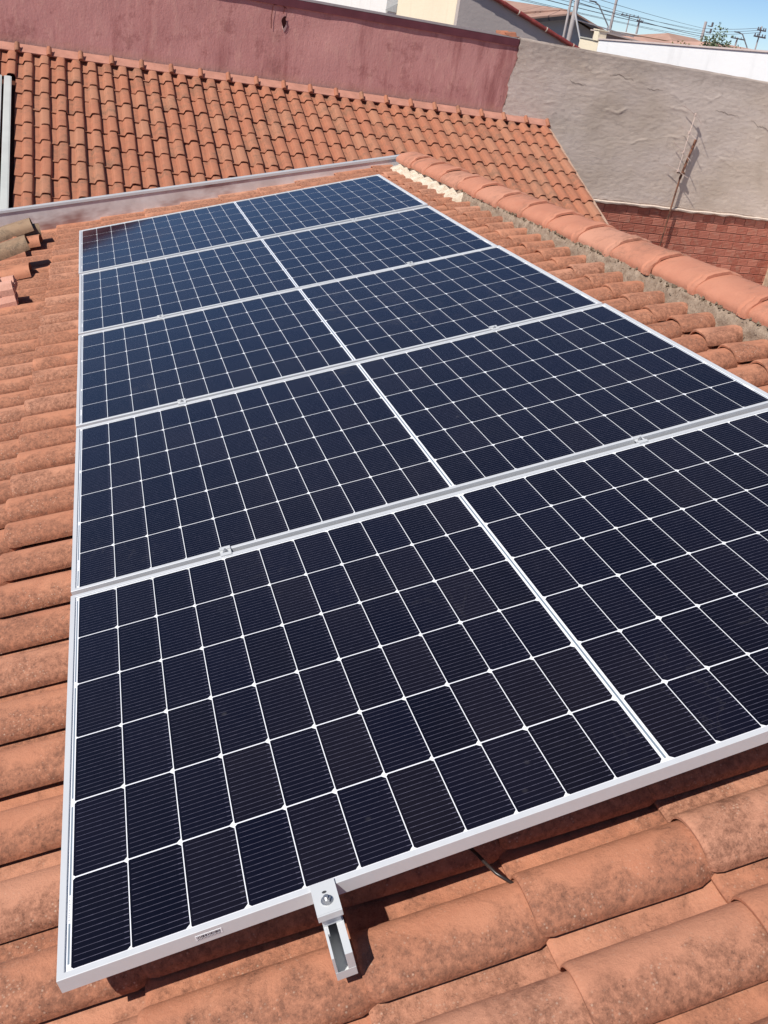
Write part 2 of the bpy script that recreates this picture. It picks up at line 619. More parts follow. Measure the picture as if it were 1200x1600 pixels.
MT['mortar'] = mortar_mat('ridge_mortar', (0.21, 0.145, 0.10), (0.46, 0.35, 0.26), (0.08, 0.06, 0.045))
MT['lime'] = mortar_mat('lime_mortar', (0.56, 0.44, 0.32), (0.82, 0.73, 0.59), (0.33, 0.24, 0.17))
mortar('ridge_mortar', -1.6, 5.45, MT['mortar'], False)
mortar('lime_mortar', 5.25, 7.05, MT['lime'], True)
# dark crumbs of old mortar under the cap edge
b = MB()
for i in range(330):
    v = rnd.uniform(-0.5, 5.4)
    c = Vector((2.560 + rnd.uniform(0, 0.012), v, WB - W0 + rnd.uniform(-0.004, 0.010)))
    s = rnd.uniform(0.004, 0.011)
    vs = []
    for q in ((1, 0, 0), (-1, 0, 0), (0, 1, 0), (0, -1, 0), (0, 0, 1), (0, 0, -1)):
        vs.append(c + Vector(q) * s * rnd.uniform(0.6, 1.3))
    b.add(vs, [(0, 2, 4), (2, 1, 4), (1, 3, 4), (3, 0, 4), (2, 0, 5), (1, 2, 5), (3, 1, 5), (0, 3, 5)])
tag(b.build('mortar_crumbs', simple('old_mortar', (0.17, 0.13, 0.09), 0.95, 0.1, 0, 0.3, 50), roof), kind='stuff')

# ------------------------------------------------------------------ metal flashing at the far end of the slope
fm = NM('galvanised_sheet', 0.42, 0.5, 0.35); fm.coords(False)
n = fm.noise(3.0, 7, 0.65); n2 = fm.noise(1.4, 4, 0.6, fm.scale((1, 1, 3)))
col = fm.mix(fm.step(n, 0.38, 0.62), (0.56, 0.51, 0.49), (0.74, 0.71, 0.69))
col = fm.mix(fm.step(n2, 0.52, 0.66), col, (0.33, 0.21, 0.19))
MT['galv'] = fm.done(col)
MT['rim'] = simple('bright_sheet_edge', (0.56, 0.56, 0.56), 0.45, 0.5, 0.2, 0.04)
fl = empty('roof_flashing', M4 @ T(0, 7.18, 0), 'stained galvanised metal flashing standing along the far edge of the panel roof', 'flashing')


def rimw(u): return 0.0535 - 0.0446 * u


b = MB(); r_ = MB(); fg = MB()
us = [-2.4 + 0.1 * i for i in range(51)] + [2.66]
for a, c in zip(us, us[1:]):
    wa, wc = rimw(a), rimw(c)
    b.add([(a, 0, -0.135), (c, 0, -0.135), (c, 0, wc), (a, 0, wa), (a, 0.004, -0.135), (c, 0.004, -0.135), (c, 0.004, wc), (a, 0.004, wa)],
          [(0, 1, 2, 3), (5, 4, 7, 6)])
    r_.add([(a, -0.010, wa - 0.014), (c, -0.010, wc - 0.014), (c, -0.010, wc + 0.004), (a, -0.010, wa + 0.004),
            (a, 0.050, wa + 0.008), (c, 0.050, wc + 0.008), (a, 0.050, wa - 0.03), (c, 0.050, wc - 0.03)],
           [(0, 1, 2, 3), (3, 2, 5, 4), (4, 5, 7, 6)])
    fg.add([(a, -0.13, -0.150), (c, -0.13, -0.150), (c, -0.004, -0.130), (a, -0.004, -0.130), (a, -0.13, -0.16), (c, -0.13, -0.16)],
           [(0, 1, 2, 3), (4, 5, 1, 0)])
b.build('upstand', MT['galv'], fl); r_.build('rim', MT['rim'], fl); fg.build('flange', MT['galv'], fl)

# ------------------------------------------------------------------ solar panels
PW, PH = 2.094, 1.134
POSES = [
    ((0, 0, 0), ((1, 0, 0), (0, 1, 0), (0, 0, 1))),
    ((-0.0011, 1.159, -0.0025), ((1, 0.00002, -0.00252), (-0.00004, 0.99998, -0.00668), (0.00252, 0.00668, 0.99997))),
    ((-0.0021, 2.3126, 0.007), ((1, -0.00148, 0.00061), (0.00149, 0.99996, -0.00907), (-0.0006, 0.00907, 0.99996))),
    ((-0.004, 3.467, 0.0198), ((0.99999, -0.00117, 0.00508), (0.00126, 0.99982, -0.01902), (-0.00505, 0.01903, 0.99981))),
    ((-0.0091, 4.6242, 0.0432), ((1, 0.00012, 0.00274), (-0.00004, 0.99964, -0.02697), (-0.00274, 0.02697, 0.99963)))]
prof = [(0.0, -0.0008), (0.0008, 0.0), (0.0110, 0.0), (0.0116, -0.0006), (0.0122, -0.0042), (0.0020, -0.0044), (0.0018, -0.0265), (0.026, -0.0265), (0.026, -0.029), (0.0, -0.029)]
b = MB()
corners = [(0, 0, 1, 1), (PW, 0, -1, 1), (PW, PH, -1, -1), (0, PH, 1, -1)]
n = len(prof)
for x, y, sx, sy in corners:
    for d_, w_ in prof: b.vert((x + sx * d_, y + sy * d_, w_))
for c in range(4):
    for i in range(n):
        a0, a1 = c * n + i, c * n + (i + 1) % n
        b0, b1 = ((c + 1) % 4) * n + i, ((c + 1) % 4) * n + (i + 1) % n
        b.face((a0, b0, b1, a1))
frame_me = b.mesh('panel_frame', MT['alu'])
b = MB(); b.box((0.0122, 0.0122, -0.0068), (PW - 0.0122, PH - 0.0122, -0.00375))
sheet_me = b.mesh('backsheet', MT['backsheet'])


def cell_mesh(c):
    cw, ch = 0.0910, 0.1814
    l, r = (c, c)
    b = MB()
    pts = [(l[0], 0), (cw - l[1], 0), (cw, l[1]), (cw, ch - l[1]), (cw - l[1], ch), (l[0], ch), (0, ch - l[0]), (0, l[0])]
    b.add([(x, y, 0) for x, y in pts] + [(x, y, -0.0004) for x, y in pts],
          [tuple(range(8))] + [(i, 8 + i, 8 + (i + 1) % 8, (i + 1) % 8) for i in range(8)])
    return b.mesh('solar_cell', MT['cell'])


cellL = cell_mesh((0.0018, 0.0072)); cellR = cell_mesh((0.0072, 0.0018)); cellC = cell_mesh((0.004, 0.0055))
PU, PV, CG = 0.0928, 0.1843, 0.0130
b = MB(); b.box((PW / 2 - 0.0022, 0.022, -0.0040), (PW / 2 + 0.0018, PH - 0.022, -0.0035))
rib_c = b.mesh('centre_ribbon', MT['ribbon'])
y0 = (PH - 6 * PV) / 2
rib_s = []
for a, c in ((0.012, 0.09), (0.148, 2 * PV - 0.012), (2 * PV + 0.010, 4 * PV - 0.012), (4 * PV + 0.010, 6 * PV - 0.014)):
    for xa in (0.0150, PW - 0.0180):
        b = MB(); b.box((xa, y0 + a, -0.0040), (xa + 0.003, y0 + c, -0.0035))
        rib_s.append(b.mesh('side_ribbon', MT['ribbon']))
b = MB()      # bar code and digits printed beside the first ribbon gap
yy = y0 + 0.095
while yy < y0 + 0.145:
    h = rnd.choice((0.0006, 0.001, 0.0018))
    b.box((0.0146, yy, -0.0040), (0.0146 + rnd.choice((0.0022, 0.003)), yy + h, -0.0036)); yy += h + rnd.choice((0.0008, 0.0014, 0.0022))
serial = b.mesh('serial_code', simple('grey_ink', (0.33, 0.34, 0.36), 0.6, 0.2, 0, 0.1))
plabels = ['nearest of the five solar panels, with end clamp on its front edge',
           'second solar panel from the front, its front edge behind the nearest panel',
           'middle solar panel of the row of five',
           'fourth solar panel from the front, reflecting pale blue sky',
           'farthest solar panel, beside the metal flashing, reflecting the palest sky']
panels = []
for pi, (o, R) in enumerate(POSES):
    m = M4 @ T(*o) @ Matrix(R).to_4x4()
    p = empty('solar_panel', m, plabels[pi], 'solar panel', 'solar panels in a row on the tiled roof')
    panels.append(p)
    place('panel_frame', frame_me, p); place('backsheet', sheet_me, p)
    place('centre_ribbon', rib_c, p); [place('side_ribbon', q, p) for q in rib_s]; place('serial_code', serial, p)
    for i in range(22):
        if i < 11: x = PW / 2 - CG / 2 - (11 - i) * PU + 0.0011
        else: x = PW / 2 + CG / 2 + (i - 11) * PU + 0.0011
        for j in range(6):
            me = cellC if rnd.random() < 0.35 else (cellL if i < 11 else cellR)
            place('solar_cell', me, p, T(x - 0.0002, y0 + j * PV + 0.00145, -0.0035))
# sticker with bar code on the front face of the nearest frame
b = MB(); b.box((0.2085, -0.0006, -0.0195), (0.2505, -0.0001, -0.0085)); st = b.build('sticker', MT['sticker'], panels[0])
b = MB(); x = 0.2105
while x < 0.2475:
    wd = rnd.choice((0.0004, 0.0007, 0.0012))
    b.box((x, -0.0010, -0.0148), (x + wd, -0.0007, -0.0100)); x += wd + rnd.choice((0.0005, 0.0009, 0.0013))
x = 0.2112
while x < 0.2465:
    b.box((x, -0.0010, -0.0180), (x + 0.0011, -0.0007, -0.0162)); x += 0.0022
b.build('bar_code', MT['ink'], st)

# ------------------------------------------------------------------ rails and clamps
for u0, lab in ((0.4185, 'aluminium mounting rail under the left half of the panels, open end below the clamp'),
                (1.62, 'aluminium mounting rail under the right half of the panels, mostly hidden')):
    r = empty('mounting_rail', M4 @ T(u0, -0.108, -0.0595), lab, 'rail', 'mounting rails under the solar panels')
    b = MB()
    L = 5.92
    b.box((-0.0165, 0, -0.024), (-0.0125, L, 0.029)); b.box((0.0045, 0, -0.024), (0.0165, L, 0.029))
    b.box((-0.0125, 0, -0.022), (0.0045, L, -0.018)); b.box((-0.0125, 0.045, 0.022), (-0.0095, L, 0.0285))
    b.build('rail_profile', MT['alu_raw'], r)
    b = MB(); b.box((-0.0162, -0.0005, -0.0235), (0.0162, -0.0001, -0.006)); b.build('end_plate', MT['alu_raw'], r)
    for vv in (0.55, 1.75, 2.95, 4.15, 5.3):
        b = MB(); b.box((0.017, vv, -0.10), (0.022, vv + 0.04, 0.02)); b.box((0.0, vv, -0.10), (0.017, vv + 0.04, -0.094))
        b.build('roof_hook', MT['alu_raw'], r)


def hex_bolt(r, h, z0):
    b = MB()
    b.tube([(0, 0, z0), (0, 0, z0 + 0.0015)], r * 1.45, 16)
    ang = [math.pi / 3 * i for i in range(6)]
    lo = [(r * math.cos(a), r * math.sin(a), z0 + 0.0015) for a in ang]; hi = [(x, y, z0 + 0.0015 + h) for x, y, _ in lo]
    b.add(lo + hi, [tuple(range(5, -1, -1)), tuple(range(6, 12))] + [(i, (i + 1) % 6, 6 + (i + 1) % 6, 6 + i) for i in range(6)])
    b.tube([(0, 0, z0 + 0.0015 + h), (0, 0, z0 + h + 0.006)], r * 0.5, 8)
    return b


for u0, lab in ((0.4175, 'silver end clamp with hex bolt gripping the front edge of the nearest panel'),
                (1.62, 'silver end clamp on the right part of the front edge of the nearest panel')):
    c = empty('end_clamp', M4 @ T(u0, 0, 0), lab, 'clamp', 'clamps holding the panels')
    b = MB()
    b.box((-0.0200, -0.052, 0.0008), (0.0200, 0.0085, 0.0040))
    b.box((-0.0200, -0.055, -0.0090), (0.0200, -0.0522, 0.0036))
    b.box((-0.0200, -0.0042, -0.030), (0.0200, -0.0012, 0.0006))
    b.box((-0.0150, -0.048, -0.030), (0.0150, -0.0044, 0.0002))
    b.build('clamp_body', MT['alu_raw'], c)
    hex_bolt(0.0068, 0.0055, 0.0042).build('bolt', MT['steel'], c, matrix=T(0.001, -0.0300, 0))
    b = MB(); b.tube([(0, 0, 0.0040), (0, 0, 0.0044)], 0.0030, 10); b.build('hole', MT['ink'], c, matrix=T(0.0, -0.0125, 0) @ Matrix.Diagonal((1.3, 0.8, 1, 1)))
order = ['nearest gap', 'second gap', 'third gap', 'farthest gap']
for gi in range(4):
    o, R = POSES[gi]
    for side, u0 in (('left', (0.399, 0.381, 0.379, 0.358)[gi]), ('right', (1.618, 1.618, 1.622, 1.62)[gi])):
        vv = PH + 0.0125
        c = empty('mid_clamp', M4 @ T(*o) @ Matrix(R).to_4x4() @ T(u0, vv, 0.0),
                  'small %s mid clamp in the %s between panels' % (side, order[gi]), 'clamp', 'clamps holding the panels')
        b = MB()
        b.box((-0.0145, -0.0230, 0.0006), (0.0145, -0.0105, 0.0034)); b.box((-0.0145, 0.0105, 0.0034 - 0.0028 + 0.0), (0.0145, 0.0230, 0.0034))
        b.box((-0.0145, -0.0105, -0.0035), (0.0145, 0.0105, -0.0008)); b.box((-0.0145, -0.0105, -0.0008), (0.0145, -0.0085, 0.0032)); b.box((-0.0145, 0.0085, -0.0008), (0.0145, 0.0105, 0.0032))
        b.box((-0.010, -0.008, -0.034), (0.010, 0.008, -0.0037))
        b.build('clamp_body', MT['alu_raw'], c)
        hex_bolt(0.0052, 0.004, -0.0008).build('bolt', MT['steel'], c)

# loose cable end poking out from under the near panel
b = MB()
pts = [(0.675, 0.10, -0.118), (0.688, 0.05, -0.108), (0.696, 0.018, -0.104), (0.705, -0.004, -0.107), (0.716, -0.016, -0.113), (0.728, -0.022, -0.125)]
b.tube([RF(*p) for p in pts], 0.0032, 8)
tag(b.build('cable', MT['black_rubber'], smooth=60), 'short black cable curving out from under the front panel onto the tiles', 'cable')
# ------------------------------------------------------------------ loose tiles lying on the roof at the left
def loose(name, label, cat, mesh, u, v, w, rz, ry, rx, sc=(1, 1, 1), group=None):
    m = M4 @ T(u, v, w) @ Matrix.Rotation(math.radians(rz), 4, 'Z') @ Matrix.Rotation(math.radians(ry), 4, 'Y') @ Matrix.Rotation(math.radians(rx), 4, 'X') @ Matrix.Diagonal((*sc, 1))
    o = bpy.data.objects.new(name, mesh); COL.objects.link(o); o.matrix_world = m
    return tag(o, label, cat, group)


def centred(mats, L=0.38, seed=5):
    me, b = tile_mesh('loose_tile', XS_MAIN, prof_main, L, 0.0, 0.013, mats, 0, 0.006, seed)
    me.transform(T(-0.095, -L / 2, 0)); return me


G = 'loose tiles left on the roof at its far left'
capd = capm.copy(); capd.materials.clear(); capd.materials.append(MT['tile_dull'])
capo = capm.copy(); capo.materials.clear(); capo.materials.append(MT['tile'])
for u, v, w, rz, rx, sc, me, lab in (
        (-0.89, 6.36, -0.115, -91, 0, (1.0, 1.0, 1.3), capo, 'orange ridge tile at the bottom of the upper loose pile beside the flashing'),
        (-0.82, 6.62, -0.055, -86, 7, (1.0, 1.0, 1.35), capd, 'long grey-brown ridge tile on top of the upper loose pile'),
        (-0.52, 6.55, -0.100, -94, 0, (0.75, 0.40, 1.2), capo, 'short orange tile stub below the grey stub right of the upper pile'),
        (-0.50, 6.66, -0.035, -84, -6, (0.85, 0.36, 1.3), capd, 'short grey tile stub at the right end of the upper pile'),
        (-0.82, 5.62, -0.110, -89, 0, (0.95, 1.0, 1.2), capo, 'orange ridge tile under the mossy one in the middle pile'),
        (-0.79, 5.78, -0.045, -86, 9, (1.0, 1.0, 1.4), capd, 'mossy beige ridge tile tilted on top of the middle pile')):
    loose('loose_tile', lab, 'roof tile', me, u, v, w, rz, 0, rx, sc, group=G)
# pale pink ridge-tile fragments: short ribbed blocks with two channels
sec = [(-0.12, 0), (0.12, 0), (0.12, 0.035), (0.100, 0.066), (0.050, 0.072), (0.030, 0.052), (0.0, 0.046), (-0.030, 0.052), (-0.050, 0.072), (-0.102, 0.066), (-0.12, 0.035)]
for u, v, w, rz, lab in ((-0.53, 4.90, -0.112, -86, 'pale pink ribbed tile fragment at the bottom of the front pile'),
                         (-0.52, 4.93, -0.045, -90, 'pale pink ribbed tile fragment on top of the front pile')):
    b = MB(); b.prism([(x, -0.12, z) for x, z in sec], (0, 0.24, 0))
    for x in (-0.085, 0.0, 0.085): b.box((x - 0.022, 0.118, 0.012), (x + 0.022, 0.126, 0.040))
    b.box((-0.10, 0.02, 0.060), (0.10, 0.045, 0.078))
    loose('tile_fragment', lab, 'tile fragment', b.mesh('tile_fragment', MT['tile_pink']), u, v, w, rz, 0, 0, group='pale pink fragments')

# ------------------------------------------------------------------ far roof, rising to the boundary wall
FX0, FY0, FZ0 = -0.444, 14.336, -0.106
SY, SZ = 0.9366, 0.3503
F4 = Matrix(((1, 0, 0, FX0), (0, SY, -SZ, FY0), (0, SZ, SY, FZ0), (0, 0, 0, 1)))
froof = empty('tiled_roof', F4 @ T(0, 0, 0), 'orange tiled roof slope beyond the flashing, rising to the pink wall', 'roof')
NVIS = [10, 10, 10, 10, 9, 9, 9, 9, 9, 8, 8, 8, 8, 7, 7, 7, 7, 7, 6, 6, 6, 6, 5, 5, 5, 5, 5, 4, 4, 4, 5, 5, 5, 6, 6, 6, 7, 7, 7, 8, 8]
far_tiles = [tile_mesh('roof_tile', XS_FAR, prof_far, 0.387 + 0.05, 0.022, 0.013, MT['tile_far'], 0, 0.004, 40 + q) for q in range(3)]
far_top = tile_mesh('roof_tile', XS_FAR, prof_far, 0.300 + 0.05, 0.022, 0.013, MT['tile_far'], 0, 0.003, 50)
hid = MB()
for k in range(-4, 40):
    for i in range(17):
        if k < 0 and i > 1: continue
        y = -0.295 - 0.387 * i
        me, src = far_top if i == 0 else far_tiles[rnd.randrange(3)]
        m = T(0.205 * k + rnd.uniform(-0.004, 0.004), y + rnd.uniform(-0.012, 0.012), -0.060 + rnd.uniform(-0.003, 0.005)) @ Matrix.Rotation(math.radians(rnd.uniform(-1.1, 1.1)), 4, 'Z') @ Matrix.Rotation(math.radians(rnd.uniform(-0.8, 0.8)), 4, 'Y')
        if k >= -1 and i < NVIS[k + 1]: place('roof_tile', me, froof, m)
        else: stamp(hid, src, m)
tag(hid.build('roof_tile_field', MT['tile_far'], froof, smooth=50), kind='stuff')
b = MB(); b.box((-1.6, -6.9, -0.10), (8.18, 0.0, -0.085)); b.build('roof_deck', MT['dark_void'], froof)
# verge mortar along the right edge
b = MB()
for i in range(60):
    y0_, y1_ = -6.9 + i * 0.115, -6.9 + (i + 1) * 0.115
    z = -0.015 + 0.008 * noise.noise(Vector((i * 0.4, 0, 0)))
    b.box((8.185, y0_, -0.12), (8.235, y1_ - 0.001, z))
b.build('verge_mortar', MT['lime'] if False else mortar_mat('verge_mortar', (0.44, 0.26, 0.18), (0.60, 0.42, 0.31), (0.35, 0.18, 0.12)), froof)
# painted metal soaker against the wall
so = MB()
so.add([(-1.7, -0.035, 0.004), (8.25, -0.035, 0.004), (8.25, 0.150, 0.020), (-1.7, 0.150, 0.020), (-1.7, -0.035, -0.012), (8.25, -0.035, -0.012)],
       [(0, 1, 2, 3), (4, 5, 1, 0)])
so.build('wall_flashing', simple('painted_flashing', (0.46, 0.22, 0.16), 0.8, 0.2, 0, 0.18, 5, 0.2, False), froof)
# small clay plugs closing every second channel on the flashing
b = MB()
na = 8
for t, s in ((0, 1.0), (0.012, 1.1), (0.14, 1.0)):
    for i in range(na + 1):
        a = math.pi * i / na
        b.vert((0.033 * s * math.cos(a), t, 0.040 * s * math.sin(a)))
for j in range(2):
    for i in range(na): a = j * (na + 1) + i; b.face((a, a + na + 1, a + na + 2, a + 1))
b.face(tuple(range(na, -1, -1)))
plug = b.mesh('ridge_plug', MT['tile_far'], smooth=50)
for q in range(21):
    place('ridge_plug', plug, froof, T(0.41 * q - 0.005 + rnd.uniform(-0.006, 0.006), -0.055, 0.004) @ Matrix.Rotation(math.radians(20), 4, 'X'))
# two white sheet-metal channels let into the roof at its left end
for x0, x1, lab in ((-0.150, -0.062, 'right one of two white metal channels running down the left end of the far roof'),
                    (-0.245, -0.178, 'left one of two white metal channels, at the very left edge of the picture')):
    b = MB(); b.box((x0, -6.8, -0.05), (x1, -0.80, 0.030)); b.box((x0 + 0.012, -6.8, 0.0302), (x1 - 0.012, -0.80, 0.033))
    o = b.build('gutter_channel', simple('white_enamel', (0.52, 0.53, 0.50), 0.5, 0.4, 0, 0.08, 3, 0, False))
    o.matrix_world = F4
    tag(o, lab, 'gutter', 'white metal channels on the far roof')
# body of the far house
b = MB()
p0 = F4 @ Vector((8.1, 0, -0.12)); p1 = F4 @ Vector((8.1, -6.8, -0.12))
b.prism([(p0.x, p1.y, -3.34), (p0.x, 14.38, -3.34), (p0.x, 14.38, p0.z), (p0.x, p1.y, p1.z)], (-9.6, 0, 0))
b.build('house_wall', simple('far_house_render', (0.45, 0.36, 0.30), 0.9, 0.2, 0, 0.1, 2, 0, False), froof, matrix=F4.inverted())

# ------------------------------------------------------------------ boundary walls (plane y = 14.5)
WY = 14.5


def relief_sheet(b, x0, x1, z0, z1, nx, nz, fn):
    for j in range(nz + 1):
        for i in range(nx + 1):
            x = x0 + (x1 - x0) * i / nx; z = z0 + (z1 - z0) * j / nz
            b.vert(fn(x, z, i / nx, j / nz))
    for j in range(nz):
        for i in range(nx):
            a = j * (nx + 1) + i
            b.face((a, a + 1, a + nx + 2, a + nx + 1))


# pink wall
pm = NM('pink_wall_paint', 0.92, 0.15); pm.coords(False)
n1 = pm.noise(0.9, 8, 0.62, pm.scale((1.0, 1, 0.6)))
n2 = pm.noise(5.5, 8, 0.70, pm.scale((1.5, 1, 0.5)))
n3 = pm.noise(1.6, 6, 0.6, pm.scale((2.2, 1, 0.30)))
col = pm.mix(pm.step(n1, 0.36, 0.64), (0.535, 0.245, 0.222), (0.62, 0.305, 0.275))
col = pm.mix(pm.math('MULTIPLY', pm.step(n2, 0.52, 0.66), 0.65), col, (0.68, 0.37, 0.31))
col = pm.mix(pm.math('MULTIPLY', pm.step(n3, 0.54, 0.66), 0.65), col, (0.31, 0.105, 0.098))
n4 = pm.noise(2.6, 9, 0.78)
col = pm.mix(pm.math('MULTIPLY', pm.step(n4, 0.54, 0.62), 0.45), col, (0.30, 0.11, 0.10))
col = pm.mix(pm.math('MULTIPLY', pm.step(n4, 0.45, 0.37), 0.35), col, (0.58, 0.29, 0.26))
# reddish splash band just above the roof flashing
zz = pm.sep()[2]
band = pm.step(pm.math('ADD', zz, pm.math('MULTIPLY', n2, 0.25)), 0.22, 0.08)
col = pm.mix(pm.math('MULTIPLY', band, 0.6), col, (0.58, 0.30, 0.22))
# dirt run below the chipped hole
gx = pm.sep()[0]
run = pm.math('MULTIPLY', pm.step(pm.math('ABSOLUTE', pm.math('SUBTRACT', gx, pm.math('ADD', 3.05, pm.math('MULTIPLY', n1, 0.25)))), 0.20, 0.02), pm.step(pm.noise(4.5, 8, 0.75), 0.44, 0.60))
run = pm.math('MULTIPLY', run, pm.step(zz, 0.85, 0.65))
col = pm.mix(pm.math('MULTIPLY', run, 0.6), col, (0.28, 0.115, 0.10))
MT['pink'] = pm.done(col, pm.bump(n2, 0.5, 0.02, pm.bump(pm.noise(30, 6, 0.7), 0.4, 0.01)))
pw = empty('boundary_wall', T(3, WY, -3.35), 'long pink painted wall above the far roof, with a dark red coping', 'wall')
iv = T(-3, -WY, 3.35)
b = MB()


def pink_edge(z): return 7.04 - 0.085 * (1.0 - z) - 0.06 * noise.noise(Vector((z * 3.1, 2, 0))) - 0.03 * noise.noise(Vector((z * 11, 5, 0)))


relief_sheet(b, 0, 1, -3.3, 1.005, 120, 46, lambda x, z, s, t: (-9 + (pink_edge(z) + 9) * s, WY + 0.012 * noise.noise(Vector((s * 30, z * 2, 0))) - (0.02 if s >= 1 else 0) * 0, z))
b.build('painted_render', MT['pink'], pw, smooth=70, matrix=iv)
b = MB(); b.box((-9, WY + 0.03, -3.34), (6.9, WY + 0.20, 1.0)); b.build('wall_core', MT['pink'], pw, matrix=iv)
maroon = simple('maroon_coping', (0.155, 0.050, 0.062), 0.8, 0.25, 0, 0.18, 4, 0, False)
b = MB()
b.prism([(7.02, WY - 0.026, 0.975), (7.02, WY + 0.26, 0.975), (7.02, WY + 0.26, 1.085), (7.02, WY - 0.034, 1.082)], (-16, 0, 0))
b.build('coping', maroon, pw, matrix=iv)
b = MB()
b.prism([(6.98, WY - 0.036, 1.084), (6.98, WY + 0.28, 1.087), (6.98, WY + 0.28, 1.112), (6.98, WY - 0.020, 1.100)], (-15.9, 0, 0))
b.build('coping_top', simple('coping_mortar', (0.20, 0.165, 0.165), 0.9, 0.2, 0, 0.15, 5, 0, False), pw, matrix=iv)
# chipped hole with a dark inside and a pale broken lip
b = MB()
hx, hz = 3.200, 0.775
ring = []
for i in range(14):
    a = 2 * math.pi * i / 14
    ring.append((0.030 * math.cos(a) * (1 + 0.8 * noise.noise(Vector((i * 1.3, 1.5, 0)))) + 0.020 * max(0, math.sin(a)), 0.080 * math.sin(a) * (1 + 0.6 * noise.noise(Vector((i * 1.3, 8.2, 0))))))
b.add([(hx + x, WY - 0.016, hz + z) for x, z in ring], [tuple(range(14))])
b.build('chipped_hole', simple('hole_shade', (0.035, 0.008, 0.008), 0.9, 0.1), pw, matrix=iv)
b = MB()
for i in (9, 10, 11, 12, 13):
    c = (i + 1) % 14
    (x0, z0), (x1, z1) = ring[i], ring[c]
    k0 = 1.6 if i in (11, 12) else 1.3
    b.add([(hx + x0, WY - 0.017, hz + z0), (hx + x1, WY - 0.017, hz + z1), (hx + x1 * k0, WY - 0.011, hz + z1 * k0), (hx + x0 * k0, WY - 0.011, hz + z0 * k0),
           ], [(0, 1, 2, 3)])
b.build('chip_lip', simple('chipped_plaster', (0.62, 0.42, 0.38), 0.9, 0.1), pw, matrix=iv)
b = MB()      # hairline cracks round an old patch beside the hole
for (xa, za), (xb, zb) in (((-0.16, 0.19), (-0.05, 0.215)), ((-0.05, 0.215), (0.03, 0.17)), ((-0.17, 0.18), (-0.185, 0.02)), ((-0.185, 0.02), (-0.175, -0.12)), ((-0.01, 0.10), (0.0, 0.18))):
    n_ = Vector((zb - za, 0, xa - xb)).normalized() * 0.006
    p_, q_ = Vector((hx + xa, WY - 0.0165, hz + za)), Vector((hx + xb, WY - 0.0165, hz + zb))
    b.quad(p_ - n_, q_ - n_, q_ + n_, p_ + n_)
b.build('crack', simple('crack_shade', (0.17, 0.05, 0.045), 0.9, 0.1), pw, matrix=iv)

# grey rendered wall with bare block-work below
gw = NM('grey_render', 0.95, 0.1); gw.coords(False)
n1 = gw.noise(1.1, 8, 0.6); n2 = gw.noise(7.0, 8, 0.68); n3 = gw.noise(0.5, 3, 0.5, gw.scale((1, 1, 2.2)))
col = gw.mix(gw.step(n1, 0.35, 0.65), (0.56, 0.455, 0.365), (0.68, 0.56, 0.465))
col = gw.mix(gw.math('MULTIPLY', gw.step(n3, 0.45, 0.62), 0.6), col, (0.72, 0.61, 0.54))
col = gw.mix(gw.math('MULTIPLY', gw.step(n2, 0.58, 0.72), 0.35), col, (0.38, 0.30, 0.25))
zz = gw.sep()[2]
col = gw.mix(gw.math('MULTIPLY', gw.step(gw.math('ADD', zz, gw.math('MULTIPLY', n2, 0.5)), 1.02, 1.35), 0.5), col, (0.34, 0.28, 0.24))
n5 = gw.noise(6.0, 7, 0.72, gw.scale((1.0, 1, 2.6)))
col = gw.mix(gw.math('MULTIPLY', gw.step(n5, 0.56, 0.64), 0.30), col, (0.40, 0.32, 0.265))
MT['grey'] = gw.done(col, gw.bump(n5, 0.40, 0.015, gw.bump(gw.noise(45, 8, 0.85), 1.0, 0.010)))
gwr = empty('boundary_wall', T(11.5, WY, -3.35), 'rough grey rendered wall right of the pink one, bare red hollow blocks below', 'wall')
iv2 = T(-11.5, -WY, 3.35)
CR = [rnd.uniform(0, 1) for _ in range(40)]


def grey_fn(x, z, s, t):
    x = pink_edge(z) - 0.015 + (18.0 - pink_edge(z)) * s
    n = noise.noise(Vector((x * 0.8, z * 1.1, 3))) * 0.018 + noise.noise(Vector((x * 2.0, z * 3.6, 8))) * 0.003 + noise.noise(Vector((x * 4.5, z * 8, 1))) * 0.0025 + noise.noise(Vector((x * 12, z * 24, 5))) * 0.0040 + noise.noise(Vector((x * 26 + z * 9, z * 38, 5))) * 0.0022
    # trowel ledges and cracks
    for zc, am_, sd in ((0.74, 0.10, 0), (0.33, 0.13, 3), (-0.2, 0.2, 9)):
        dz = z - zc - am_ * math.sin(x * 1.7 + sd) - 0.07 * noise.noise(Vector((x * 5, sd, 0)))
        msk = max(0.0, min(1.0, noise.noise(Vector((x * 1.6, 7, sd))) * 5 - 0.4))
        if -0.05 < dz < 0.0: n += 0.010 * (1 + dz / 0.05) * msk
    y = WY - 0.035 - n
    if t == 0: y += 0.05
    zt = z
    if t >= 1: zt = z + 0.012 * noise.noise(Vector((x * 3, 0, 0))); y += 0.02
    if t <= 0.02: zt = z + 0.03 * noise.noise(Vector((x * 2.1, 4, 0))) + 0.012 * noise.noise(Vector((x * 9, 4, 0)))
    return (x, y, zt)


b = MB(); relief_sheet(b, 0, 1, -1.235, 1.105, 420, 130, grey_fn)
b.build('grey_render', MT['grey'], gwr, smooth=75, matrix=iv2)
b = MB(); b.box((6.95, WY + 0.035, -3.34), (18.0, WY + 0.20, 1.095)); b.build('wall_core', MT['grey'], gwr, matrix=iv2)
b = MB()
for i in range(110):
    x0 = 7.0 + i * 0.1; z = 1.098 + 0.008 * noise.noise(Vector((i * 0.5, 1, 0)))
    b.box((x0, WY - 0.022, 1.06), (x0 + 0.1, WY + 0.19, z + 0.004))
tag(b.build('wall_top', MT['grey'], gwr, matrix=iv2), kind='stuff')
